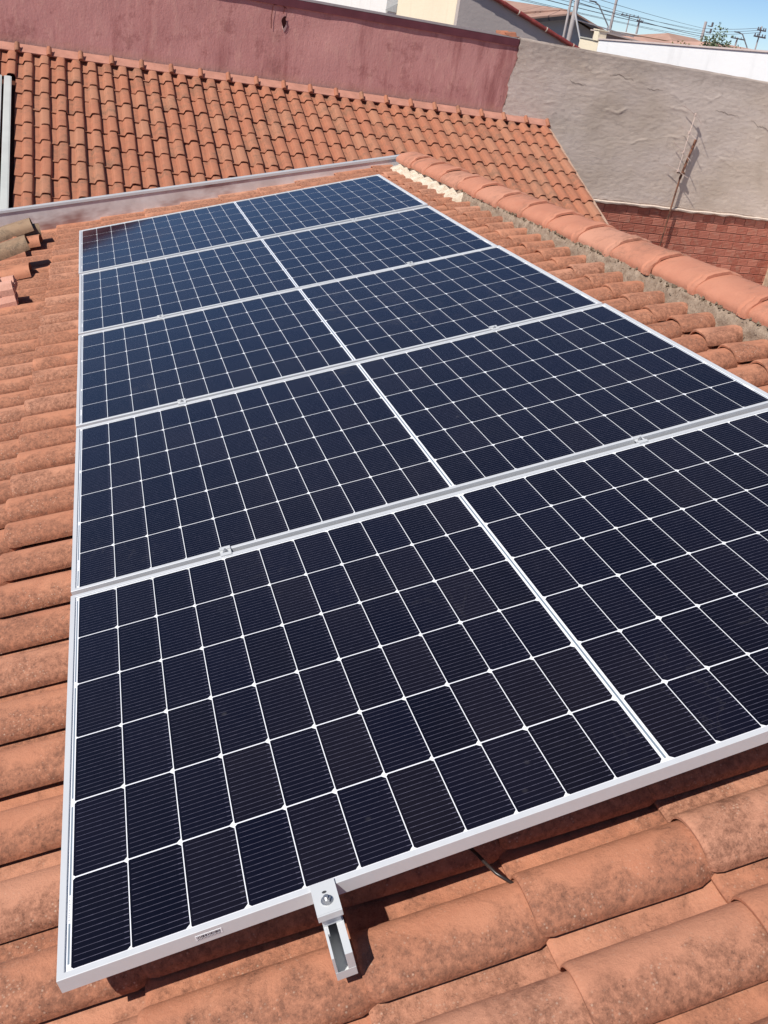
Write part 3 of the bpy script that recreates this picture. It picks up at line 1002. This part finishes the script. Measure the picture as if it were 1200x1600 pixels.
# open cracks wandering across the render
b = MB()
for cx_, cz_, ln, sd in ((9.0, 0.80, 0.5, 1), (9.7, 0.70, 0.35, 2), (11.3, 0.50, 0.55, 3), (12.2, 0.47, 0.7, 4), (8.2, 0.62, 0.35, 6)):
    x = cx_ - ln / 2; z = cz_; prev = None; q = 0
    while x < cx_ + ln / 2:
        x += 0.03; z += rnd.uniform(-0.022, 0.020) - 0.002; q += 1
        th = 0.0015 + 0.0035 * math.sin(math.pi * min(1, max(0, (x - cx_ + ln / 2) / ln)))
        yy = grey_fn(0, z, (x - pink_edge(z) + 0.015) / (18.0 - pink_edge(z)), 0.5)[1] - 0.004
        cur = (Vector((x, yy, z - th)), Vector((x, yy, z + th)))
        if prev: b.quad(prev[0], cur[0], cur[1], prev[1])
        prev = cur
tag(b.build('render_cracks', simple('crack_dark', (0.30, 0.235, 0.19), 0.95, 0.1), gwr, matrix=iv2), kind='stuff')
# pale mortar lip at the foot of the render
b = MB()
nseg = 300
for i in range(nseg + 1):
    x = 7.3 + 10.7 * i / nseg
    zc = -1.235 + 0.03 * noise.noise(Vector((x * 2.1, 4, 0)))
    hgt = 0.028 + 0.020 * noise.noise(Vector((x * 5, 2, 2)))
    out = 0.03 + 0.012 * noise.noise(Vector((x * 7, 6, 2)))
    b.vert((x, WY - 0.03, zc + 0.015)); b.vert((x, WY - 0.04 - out, zc - 0.002)); b.vert((x, WY - 0.038 - out * 0.9, zc - hgt)); b.vert((x, WY + 0.02, zc - hgt - 0.02))
for i in range(nseg):
    for j in range(3):
        a = i * 4 + j; b.face((a, a + 1, a + 5, a + 4))
b.build('mortar_lip', mortar_mat('pale_mortar', (0.62, 0.49, 0.40), (0.76, 0.65, 0.55), (0.45, 0.34, 0.28)), gwr, smooth=60, matrix=iv2)
# hollow clay blocks, each with horizontal ribs
bm_ = NM('hollow_clay_block', 0.9, 0.2)
xyz = bm_.sep()
n = bm_.noise(9.0, 6, 0.6); R = bm_.random(); r2 = bm_.math('FRACT', bm_.math('MULTIPLY', R, 9.7))
col = bm_.mix(R, (0.46, 0.155, 0.105), (0.60, 0.25, 0.175))
col = bm_.mix(bm_.math('MULTIPLY', bm_.step(r2, 0.86, 0.93), 0.6), col, (0.26, 0.055, 0.035))
col = bm_.mix(bm_.math('MULTIPLY', bm_.step(n, 0.50, 0.66), 0.55), col, (0.52, 0.30, 0.22))
MT['block'] = bm_.done(col, bm_.bump(n, 0.4, 0.01))
BW, BH = 0.245, 0.150


def block_mesh(seed):
    r = random.Random(seed)
    b = MB()
    z = 0.0; hh = BH - 0.016; ww = BW - 0.015
    zs = [(0, 0.004)]
    for q in range(5):
        zc = hh * (q + 0.5) / 5
        zs += [(zc - 0.0085, 0.0), (zc + 0.0045, 0.0), (zc + 0.0065, 0.0075), (zc + 0.0125, 0.0075)]
    zs += [(hh, 0.004)]
    n0 = len(b.v)
    for zz_, dy in zs:
        b.vert((0, dy + r.uniform(-.0008, .0008), zz_)); b.vert((ww, dy + r.uniform(-.0008, .0008), zz_))
    m = len(zs)
    for i in range(m - 1): b.face((2 * i, 2 * i + 1, 2 * i + 3, 2 * i + 2))
    a = b.vert((0, 0.06, 0)); c = b.vert((ww, 0.06, 0)); e = b.vert((0, 0.06, hh)); f = b.vert((ww, 0.06, hh))
    b.face((0, a, c, 1)); b.face((2 * m - 2, 2 * m - 1, f, e))
    b.face(tuple([2 * i for i in range(m)] + [e, a])); b.face(tuple([2 * i + 1 for i in range(m - 1, -1, -1)] + [c, f]))
    return b


bmesh_ = [block_mesh(s) for s in range(4)]
bme = [q.mesh('brick', MT['block']) for q in bmesh_]
hid = MB()
rr = 0
z = -1.275 - BH
while z > -3.33:
    x = 7.35 - (BW / 2 if rr % 2 else 0)
    while x < 17.8:
        q = rnd.randrange(4)
        m = T(x + rnd.uniform(-.003, .003), WY - 0.012 + rnd.uniform(-.003, .003), z + rnd.uniform(-.003, .003)) @ Matrix.Rotation(math.radians(rnd.uniform(-1, 1)), 4, 'Y')
        p = proj((x + 0.12, WY, z + 0.07))
        line = 330 + (p[0] - 900) * 0.43
        if 915 < p[0] < 1225 and p[1] < line + 30: place('brick', bme[q], gwr, iv2 @ m)
        else: stamp(hid, bmesh_[q], m)
        x += BW
    z -= BH; rr += 1
tag(hid.build('brick_field', MT['block'], gwr, matrix=iv2), kind='stuff')
b = MB(); b.box((7.0, WY + 0.001, -3.34), (18.0, WY + 0.034, -1.20))
b.build('mortar_bed', mortar_mat('block_mortar', (0.42, 0.19, 0.135), (0.50, 0.26, 0.19), (0.33, 0.14, 0.10)), gwr, matrix=iv2)
# broken tiles heaped on the wall where pink meets grey
tb = tile_mesh('loose_tile', XS_FAR, prof_far, 0.2, 0.0, 0.012, MT['tile_far'], 0, 0.004, 60)[0]
for x, rz, lab in ((6.83, 70, 'broken orange tile lying on the wall top where pink meets grey'), (7.02, 100, 'second broken tile on the wall top, nearer the grey wall')):
    o = bpy.data.objects.new('loose_tile', tb); COL.objects.link(o)
    o.matrix_world = T(x, WY + 0.02, 1.115) @ Matrix.Rotation(math.radians(rz), 4, 'Z') @ Matrix.Rotation(math.radians(-6), 4, 'X')
    tag(o, lab, 'roof tile', 'broken tiles on the wall top')

# ------------------------------------------------------------------ antenna mast, aerial, plank
rust = NM('rusty_steel', 0.8, 0.3, 0.2); rust.coords(False)
n = rust.noise(14, 5, 0.7)
MT['rust'] = rust.done(rust.mix(rust.step(n, 0.42, 0.58), (0.085, 0.04, 0.03), (0.26, 0.12, 0.075)))
am = empty('antenna_mast', T(10.56, 14.40, -3.35), 'rusty antenna mast standing in front of the grey wall', 'mast')
inv_am = T(-10.56, -14.40, 3.35)
b = MB(); b.tube([(10.58, 14.40, -3.34), (10.645, 14.40, -1.93), (10.675, 14.40, -0.66)], 0.016, 8); b.build('lower_tube', MT['rust'], am, smooth=60, matrix=inv_am)
b = MB(); b.tube([(10.673, 14.40, -0.70), (10.735, 14.40, -0.3), (10.787, 14.40, 0.0)], [0.023, 0.021, 0.024], 8); b.build('upper_tube', MT['rust'], am, smooth=60, matrix=inv_am)
pale = simple('bleached_aluminium', (0.66, 0.52, 0.45), 0.6, 0.4, 0.2, 0.1, 20, 0, False)
aa = empty('tv_antenna', T(10.45, 14.36, -0.56), 'bleached broken television aerial with four crossed arms beside the mast', 'antenna')
ia = T(-10.45, -14.36, 0.56)
ANT = [(10.61, 14.36, 0.405), (10.585, 14.36, 0.095), (10.575, 14.36, -0.235), (10.56, 14.36, -0.558)]
AL = [(10.35, 14.40, 0.51), (10.43, 14.40, 0.19), (10.34, 14.40, -0.09), (10.29, 14.40, -0.47)]
AR = [(10.75, 14.28, 0.26), (10.70, 14.28, 0.01), (10.72, 14.28, -0.36), (10.76, 14.28, -0.65)]
b = MB(); b.tube([(ANT[0][0] + .004, 14.36, 0.43), *ANT, (10.558, 14.36, -0.61)], 0.0075, 6); b.build('boom', pale, aa, smooth=60, matrix=ia)
for a, l, r in zip(ANT, AL, AR):
    b = MB(); b.tube([l, a, r], 0.006, 6); b.build('arm', pale, aa, smooth=60, matrix=ia)
    b = MB(); b.box((a[0] - .022, a[1] - .022, a[2] - .018), (a[0] + .022, a[1] + .022, a[2] + .018)); b.build('joint', pale, aa, matrix=ia)
b = MB(); b.box((10.55, 14.35, -0.60), (10.70, 14.37, -0.58)); b.box((10.68, 14.34, -0.61), (10.71, 14.42, -0.57)); b.build('bracket', MT['rust'], aa, matrix=ia)
b = MB()
q0, q1 = Vector((13.00, 13.95, -3.34)), Vector((13.40, 14.42, -1.55))
dd = (q1 - q0).normalized(); sx = Vector((1, 0, 0)) - dd * dd.x; sx.normalize(); sy = dd.cross(sx)
Lp = (q1 - q0).length
mp = Matrix(((sx.x, sy.x, dd.x, q0.x), (sx.y, sy.y, dd.y, q0.y), (sx.z, sy.z, dd.z, q0.z), (0, 0, 0, 1)))
b.box((-0.055, -0.02, 0), (0.055, 0.02, Lp))
o = b.build('timber_plank', MT['wood']); o.matrix_world = mp
tag(o, 'weathered timber plank leaning against the red block wall at the right edge', 'plank')
b = MB(); b.box((13.42, 13.9, -3.34), (15.2, 14.40, -2.35))
for i in range(6): b.box((13.40, 13.88, -3.34 + i * 0.165), (15.22, 14.41, -3.34 + i * 0.165 + 0.012))
tag(b.build('block_pillar', simple('beige_blocks', (0.50, 0.38, 0.29), 0.9, 0.2, 0, 0.2, 6, 0.3, False)), 'low beige masonry pillar just right of the leaning plank', 'pillar')
# ------------------------------------------------------------------ neighbouring houses
def plain(name, col, var=0.08, sc=1.2, rough=0.9):
    m = NM(name, rough, 0.2); m.coords(False)
    n = m.noise(sc, 7, 0.62); n2 = m.noise(sc * 2.2, 6, 0.6, m.scale((2, 2, 0.4)))
    c = m.mix(m.step(n, 0.35, 0.65), tuple(x * (1 - var) for x in col), col)
    c = m.mix(m.math('MULTIPLY', m.step(n2, 0.56, 0.7), 0.35), c, tuple(x * 0.75 for x in col))
    return m.done(c, m.bump(m.noise(sc * 14, 5, 0.65), 0.3, 0.02))


GB = -3.35
# house with the grey gable: gable face on y = 19, cream flank on x = 7.62
h1 = empty('house', T(9.5, 22, GB), 'cream house with plain grey gable end and dark red verge tiles behind pink wall', 'house')
ih = T(-9.5, -22, -GB)
greyp = plain('grey_gable_render', (0.50, 0.435, 0.40), 0.08, 0.9)
creamp = plain('cream_render', (0.86, 0.75, 0.56), 0.05, 0.8)


def ver(x): return 1.629 + (8.455 - x) * 0.3066      # top of the gable wall at x


b = MB(); b.prism([(7.622, 19.0, GB), (11.9, 19.0, GB), (11.9, 19.0, ver(11.9) - 0.05), (7.622, 19.0, ver(7.622) - 0.05)], (0, 0.15, 0))
b.build('gable_wall', greyp, h1, matrix=ih)
b = MB(); b.box((7.618, 19.155, GB), (7.80, 23.06, 1.85)); b.build('flank_wall', creamp, h1, matrix=ih)
b = MB()
b.prism([(7.4, 18.97, ver(7.4) - 0.04), (12.05, 18.97, ver(12.05) - 0.04), (12.05, 18.97, ver(12.05) + 0.005), (7.4, 18.97, ver(7.4) + 0.005)], (0, 4.3, 0))
b.build('roof', simple('dark_red_roof', (0.22, 0.06, 0.05), 0.8, 0.2, 0, 0.2, 6, 0, False), h1, matrix=ih)
vm = simple('dark_red_verge', (0.235, 0.045, 0.038), 0.55, 0.4, 0, 0.25, 9, 0, False)
dirv = Vector((1, 0, -0.3066)).normalized()
st_ = Vector((7.5, 18.93, ver(7.5) - 0.02)); i = 0
while st_.x + dirv.x * 0.36 * i < 12.0:
    a = st_ + dirv * (0.36 * i); e = a + dirv * 0.375
    b = MB(); b.tube([a, a + dirv * 0.03, e], [0.046, 0.050, 0.040], 8); b.build('verge_tile', vm, h1, smooth=50, matrix=ih)
    if i % 2 == 0:
        b = MB(); c = a + dirv * 0.02; b.tube([c - dirv * 0.012, c + dirv * 0.010], 0.051, 8); b.build('mortar_joint', MT['lime'], h1, matrix=ih)
    i += 1
b = MB(); b.box((9.05, 18.985, 1.40), (9.16, 18.999, 1.425)); b.box((9.12, 18.985, 1.375), (9.2, 18.999, 1.40)); b.build('render_chip', MT['rust'], h1, matrix=ih)

# lower white wing further back
h2 = empty('house', T(8.5, 27, GB), 'bright white house flank at the top of the picture, left of the cream one', 'house')
ih2 = T(-8.5, -27, -GB)
wh = plain('white_render', (0.82, 0.80, 0.76), 0.03, 0.8)
b = MB(); b.box((7.62, 23.95, GB), (9.6, 34, 1.75)); b.build('wall', wh, h2, matrix=ih2)
b = MB(); b.prism([(7.60, 23.05, 1.02), (7.60, 23.93, 1.02), (7.60, 23.93, 1.035), (7.60, 23.05, 1.21)], (0.5, 0, 0)); b.build('lean_to_roof', simple('grey_sheet_roof', (0.33, 0.33, 0.32), 0.7, 0.3, 0, 0.15, 4, 0, False), h2, matrix=ih2)
b = MB(); b.box((7.66, 23.07, GB), (9.4, 23.94, 1.015)); b.build('porch_wall', wh, h2, matrix=ih2)

# long white wall with cream end and pillar: plane x = 14
w3 = empty('boundary_wall', T(14, 21, GB), 'long dazzling white wall with a cream end pillar behind the grey wall', 'wall')
iw = T(-14, -21, -GB)


def wt(y): return 1.596 + (17.337 - y) * (1.596 - 1.22) / 7.4


b = MB(); b.prism([(14, 10.0, GB), (14, 10.0, wt(10.0)), (14, 24.7, wt(24.7)), (14, 24.7, GB)], (0.16, 0, 0)); b.build('white_face', plain('white_wall_paint', (0.84, 0.84, 0.83), 0.02, 0.5), w3, matrix=iw)
b = MB(); b.prism([(13.97, 10.0, wt(10.0)), (13.97, 10.0, wt(10.0) + 0.035), (13.97, 24.7, wt(24.7) + 0.035), (13.97, 24.7, wt(24.7))], (0.23, 0, 0)); b.build('coping', simple('wall_coping', (0.62, 0.52, 0.48), 0.9, 0.2, 0, 0.1, 3, 0, False), w3, matrix=iw)
b = MB(); b.box((13.99, 24.705, GB), (14.17, 25.80, 1.185)); b.build('cream_end', creamp, w3, matrix=iw)
b = MB(); b.box((13.96, 25.0, 1.187), (14.2, 25.82, 1.215)); b.build('end_coping', simple('grey_coping', (0.50, 0.48, 0.42), 0.9, 0.2, 0, 0.1, 3, 0, False), w3, matrix=iw)
b = MB(); b.box((13.95, 24.70, 1.19), (14.2, 24.98, 1.44)); b.box((13.93, 24.67, 1.442), (14.22, 25.01, 1.47)); b.build('pillar', creamp, w3, matrix=iw)

# brown-grey shed roof right behind the pillar
h4 = empty('shed', T(20, 36, GB), 'brown sheet-roofed shed seen just over the white wall, right of the cream pillar', 'shed')
i4 = T(-20, -36, -GB)
b = MB(); b.prism([(19.25, 34, GB), (21.6, 34, GB), (21.6, 34, 1.28), (19.25, 34, 1.41)], (0, 0.9, 0)); b.build('wall', plain('brown_wall', (0.34, 0.27, 0.24), 0.1, 0.8), h4, matrix=i4)
b = MB(); b.prism([(19.15, 33.9, 1.42), (21.9, 33.9, 1.265), (21.9, 33.9, 1.31), (19.15, 33.9, 1.465)], (0, 1.1, 0)); b.build('roof', simple('pale_sheet_roof', (0.50, 0.42, 0.38), 0.8, 0.3, 0, 0.15, 3, 0, False), h4, matrix=i4)

# blue-grey gabled house with terracotta roof: gable on y = 60
h5 = empty('house', T(30.5, 65, GB), 'blue-grey gabled house with terracotta roof and dark eaves behind the tall pole', 'house')
i5 = T(-30.5, -65, -GB)
blue = plain('blue_grey_paint', (0.36, 0.44, 0.50), 0.06, 0.3)
terr = simple('far_terracotta', (0.42, 0.26, 0.20), 0.9, 0.2, 0, 0.15, 1.2, 0, False)
b = MB(); b.prism([(27.9, 60, GB), (33.3, 60, GB), (33.3, 60, 1.20), (30.6, 60, 2.02), (27.9, 60, 1.30)], (0, 9, 0)); b.build('wall', blue, h5, matrix=i5)
dk = simple('dark_soffit', (0.06, 0.055, 0.06), 0.9, 0.1)
for (xa, za), (xb, zb) in (((26.9, 1.30), (30.6, 2.16)), ((34.0, 1.22), (30.6, 2.16))):
    b = MB()
    if xa < xb: poly = [(xa, 58.9, za), (xb, 58.9, zb), (xb, 58.9, zb + 0.10), (xa, 58.9, za + 0.10)]
    else: poly = [(xb, 58.9, zb), (xa, 58.9, za), (xa, 58.9, za + 0.10), (xb, 58.9, zb + 0.10)]
    b.prism(poly, (0, 11, 0)); b.build('roof', terr, h5, matrix=i5)
    b = MB(); b.prism([(p[0], 58.86, p[2] - (0.22 if k < 2 else 0.10)) for k, p in enumerate(poly)], (0, 0.03, 0)); b.build('bargeboard', dk, h5, matrix=i5)
b = MB(); b.box((26.0, 66, GB), (30.0, 74, 1.15)); b.build('side_wing', plain('wing_wall', (0.45, 0.34, 0.30), 0.1, .5), h5, matrix=i5)
b = MB(); b.prism([(27.2, 61, 1.52), (31.0, 61, 2.26), (31.0, 75, 2.26), (27.2, 75, 1.52)], (0, 0, 0.12)); b.build('side_roof', terr, h5, matrix=i5)


def hip_house(name, label, x0, x1, y0, y1, ze, zr, wallm, roofm, cat='house', group=None):
    h = empty(name, T((x0 + x1) / 2, (y0 + y1) / 2, GB), label, cat, group)
    iv_ = T(-(x0 + x1) / 2, -(y0 + y1) / 2, -GB)
    b = MB(); b.box((x0, y0, GB), (x1, y1, ze)); b.build('wall', wallm, h, matrix=iv_)
    ym = (y0 + y1) / 2; o = 0.4; dx = min(2.0, (x1 - x0) * 0.2)
    b = MB()
    b.add([(x0 - o, y0 - o, ze), (x1 + o, y0 - o, ze), (x1 + o, y1 + o, ze), (x0 - o, y1 + o, ze), (x0 + dx, ym, zr), (x1 - dx, ym, zr)],
          [(0, 1, 5, 4), (1, 2, 5), (2, 3, 4, 5), (3, 0, 4), (3, 2, 1, 0)])
    b.build('roof', roofm, h, matrix=iv_)
    return h


ter2 = simple('pale_far_terracotta', (0.52, 0.32, 0.25), 0.95, 0.1, 0, 0.15, 0.8, 0, False)
hip_house('house', 'low faded terracotta roof at the right end of the white wall, right of the bush', 31.6, 35.3, 44, 49, 1.55, 1.93, creamp, ter2)
hip_house('house', 'low faded terracotta roof along the white wall top, left of the bush', 27.6, 31.2, 44, 49, 1.30, 1.58, creamp, ter2)
hip_house('house', 'small faded terracotta roof peeping over the white wall, left of the sawn-off pole', 44.6, 48.6, 69, 74, 1.75, 2.28, creamp, terr)
hip_house('house', 'distant white flat-topped house on the skyline right of the tall thin pole', 47.2, 49.6, 80, 84, 1.80, 1.86, wh, wh)
hip_house('house', 'distant pale house at the right end of the skyline', 72.5, 86, 100, 108, 2.2, 2.7, wh, ter2)
hip_house('house', 'distant terracotta roof on the skyline below the lattice pole', 52, 66, 90, 98, 1.35, 1.75, wh, ter2)

# ------------------------------------------------------------------ poles, lamps, wires
conc = simple('pole_concrete', (0.42, 0.38, 0.37), 0.9, 0.2, 0, 0.15, 1.5, 0, False)
darkm = simple('dark_fittings', (0.12, 0.11, 0.12), 0.7, 0.3, 0, 0.2, 3, 0, False)
lampm = simple('galvanised_arm', (0.36, 0.38, 0.40), 0.6, 0.4, 0.2, 0.1, 3, 0, False)


def pole(x, y, zt, r, label, arms=(), xt=None, group='utility poles along the street behind'):
    p = empty('utility_pole', T(x, y, GB), label, 'pole', group)
    ip = T(-x, -y, -GB)
    b = MB(); b.tube([(x, y, GB), (xt if xt is not None else x, y, zt)], [r * 1.3, r * 0.85], 10); b.build('post', conc, p, smooth=60, matrix=ip)
    for z, half, th in arms:
        b = MB(); b.box((x - half, y - r - 0.12, z - th), (x + half, y - r - 0.005, z + th)); b.build('crossarm', darkm, p, matrix=ip)
        for q in (-0.85, -0.4, 0.4, 0.85):
            b = MB(); b.tube([(x + half * q, y - r - 0.06, z + th), (x + half * q, y - r - 0.06, z + th + 0.22)], [0.07, 0.05], 6); b.build('insulator', darkm, p, matrix=ip)
    return p, ip


pole(21.83, 42, 6.2, 0.105, 'tall concrete pole cut by the top of the picture before the blue-grey house', [(5.6, 0.9, 0.06)], 21.95)
pole(21.62, 42.05, 5.4, 0.055, 'slim second post strapped beside the tall concrete pole')
pole(42.15, 75, 6.4, 0.11, 'tall pole right of the street lamp, rising out of the top of the picture', [(5.8, 1.1, 0.06)])
pole(81.0, 140, 4.65, 0.09, 'faint distant pole with a wide crossarm on top', [(4.38, 1.6, 0.07)])
pole(88.7, 150, 4.55, 0.18, 'short dark leaning-looking pole in the middle of the skyline', [(4.1, 0.6, 0.1)])
p4, ip4 = pole(72.4, 107, 4.65, 0.19, 'thick bare-topped pole just left of the bush')
for z in (4.25, 3.55):
    b = MB(); b.box((72.55, 106.6, z - 0.05), (73.2, 106.7, z + 0.05)); b.tube([(73.15, 106.65, z), (73.15, 106.65, z + 0.45)], 0.12, 6); b.build('insulator_arm', darkm, p4, matrix=ip4)
pole(68.5, 91, 4.75, 0.08, 'transformer pole with two crossarms near the right edge of the skyline', [(4.35, 0.55, 0.06), (3.75, 0.75, 0.07)])
pole(115.4, 160, 4.8, 0.18, 'smallest T-shaped pole on the skyline between bush and second lamp', [(4.6, 1.6, 0.1)])


def lamp(base, knee, head, label):
    l = empty('street_lamp', T(base[0], base[1], GB), label, 'street lamp', 'street lamps on the skyline')
    il = T(-base[0], -base[1], -GB)
    b = MB(); b.tube([(base[0], base[1], GB), base], 0.11, 8); b.tube([base, knee, head], 0.09, 8); b.build('arm', lampm, l, smooth=60, matrix=il)
    b = MB(); h = Vector(head); b.box((h.x - 0.75, h.y - 0.15, h.z - 0.07), (h.x + 0.15, h.y + 0.15, h.z + 0.08)); b.build('lamp_head', darkm, l, matrix=il)


lamp((66.727, 120, 2.4), (64.75, 120, 4.5), (64.1, 120, 4.75), 'street lamp with a long curved arm, left of the tall thin pole')
lamp((96.05, 130, 3.1), (94.6, 130, 4.68), (93.9, 130, 4.8), 'street lamp near the right edge, arm curving left')


def sag(a, c, s, n=14):
    a = Vector(a); c = Vector(c)
    return [a.lerp(c, i / n) - Vector((0, 0, s * 4 * (i / n) * (1 - i / n))) for i in range(n + 1)]


WA = [(26.065, 62.0, 2.541), (27.406, 62.0, 2.607), (28.02, 62.0, 2.919), (29.63, 62.0, 2.953), (31.006, 62.0, 3.093), (29.038, 62.0, 3.477), (32.094, 62.0, 3.484)]
WB_ = [(71.766, 106.0, 2.698), (71.782, 106.0, 2.906), (71.815, 106.0, 3.321), (71.784, 106.0, 3.657), (71.822, 106.0, 3.048), (71.744, 106.0, 3.515), (71.888, 106.0, 3.876)]
WLAB = ['lowest overhead cable crossing just above the red verge', 'second lowest overhead cable, thin, above the terracotta roof', 'lower of the two thick overhead cables crossing the sky', 'thin overhead cable between the two thick ones', 'upper of the two thick overhead cables crossing the sky', 'topmost thin overhead cable entering from the top edge', 'thin overhead cable starting at the top of the tall concrete pole']
wm = simple('cable_sheath', (0.13, 0.14, 0.16), 0.7, 0.3)
for i, (a, c) in enumerate(zip(WA, WB_)):
    a = Vector(a) - (Vector(c) - Vector(a)) * 0.15
    b = MB(); b.tube(sag(a, c, 0.12 + 0.07 * (i % 3)), 0.027 if i in (2, 4) else 0.016, 5)
    tag(b.build('power_cable', wm), WLAB[i], 'cable', 'overhead cables')
for i in range(3):
    b = MB(); b.tube(sag((71.9, 106, 3.9 - 0.3 * i), (68.5, 90.8, 4.6 - 0.2 * i), 0.1), 0.022, 5)
    tag(b.build('power_cable', wm), ['highest', 'middle', 'lowest'][i] + ' of three thin cables from the bare pole to the transformer pole', 'cable', 'thin cables at right')
b = MB(); b.tube([(21.481, 41.5, 4.0), (21.481, 41.5, 2.966), (21.60, 41.5, 2.45), (21.70, 41.5, 1.95), (21.869, 41.5, 1.60), (22.248, 41.5, 0.9), (22.26, 41.5, GB)], 0.045, 8)
tag(b.build('white_conduit', simple('white_plastic', (0.72, 0.73, 0.73), 0.5, 0.4, 0, 0.03), smooth=60), 'bent white conduit hanging down beside the tall concrete pole', 'conduit')
b = MB(); b.tube([(21.9, 41.9, 1.75), (27.5, 46, 1.50)], 0.03, 6)
tag(b.build('white_cable', simple('white_cable_sheath', (0.6, 0.6, 0.6), 0.6, 0.3)), 'white cable running right from the tall pole across the blue-grey house', 'cable')

# ------------------------------------------------------------------ bush over the white wall
lf = NM('bush_leaf', 0.7, 0.3)
nn = lf.noise(2.5, 3, 0.5, lf.n('ShaderNodeNewGeometry').outputs['Position'])
MT['leaf'] = lf.done(lf.mix(lf.step(nn, 0.35, 0.65), (0.075, 0.10, 0.05), (0.16, 0.20, 0.11)))
tr = empty('bush', T(24.2, 34, GB), 'sparse grey-green bush with upright fronds showing over the white wall', 'bush')
it = T(-24.2, -34, -GB)
b = MB()
b.tube([(24.2, 34, GB), (24.25, 34, -1.0), (24.2, 34, 0.9)], [0.10, 0.08, 0.05], 8)
tips = []
for i in range(16):
    a = rnd.uniform(0, 2 * math.pi); s = rnd.uniform(0.25, 0.85)
    top = (24.25 + s * math.cos(a), 34 + s * math.sin(a), 1.55 + rnd.uniform(0, 0.62) * (1.15 - s))
    b.tube([(24.2, 34, rnd.uniform(0.2, 0.9)), (24.22 + s * .5 * math.cos(a), 34 + s * .5 * math.sin(a), 1.2), top], [0.03, 0.02, 0.008], 5)
    tips.append(Vector(top))
tips.append(Vector((24.15, 34, 2.28))); tips.append(Vector((24.35, 33.9, 2.18)))
b.build('stems', simple('bush_bark', (0.16, 0.12, 0.09), 0.9, 0.1), tr, matrix=it)
b = MB()
for tip in tips:
    for q in range(80):
        t = rnd.random()
        base = Vector((24.2, 34, 0.7)).lerp(tip, 0.45 + 0.6 * t) + Vector((rnd.gauss(0, .09), rnd.gauss(0, .09), rnd.gauss(0, .07)))
        d = Vector((rnd.uniform(-1, 1), rnd.uniform(-1, 1), rnd.uniform(-0.1, 1.2))).normalized() * rnd.uniform(0.07, 0.16)
        s = d.cross(Vector((rnd.uniform(-1, 1), rnd.uniform(-1, 1), rnd.uniform(-1, 1)))).normalized() * 0.030
        b.add([base, base + d * .5 + s, base + d, base + d * .5 - s], [(0, 1, 2, 3)])
tag(b.build('foliage', MT['leaf'], tr, matrix=it), kind='stuff')
# low ochre shrubs at the foot of the bush, one mass
b = MB()
for q in range(900):
    x = rnd.uniform(22.3, 25.6); base = Vector((x, 34.3 + rnd.uniform(-.5, .5), rnd.uniform(0.8, 1.50 + 0.10 * math.sin(x * 5) + 0.05 * (x - 22))))
    d = Vector((rnd.uniform(-1, 1), rnd.uniform(-1, 1), rnd.uniform(-0.1, 1))).normalized() * rnd.uniform(0.06, 0.13)
    s = d.cross(Vector((rnd.uniform(-1, 1), 1, rnd.uniform(-1, 1)))).normalized() * 0.03
    b.add([base, base + d * .5 + s, base + d, base + d * .5 - s], [(0, 1, 2, 3)])
tag(b.build('dry_shrubbery', simple('dry_leaf', (0.26, 0.22, 0.10), 0.8, 0.2, 0, 0.3, 3, 0, False)), kind='stuff', label='ochre low shrubbery along the top of the white wall', cat='shrubs')
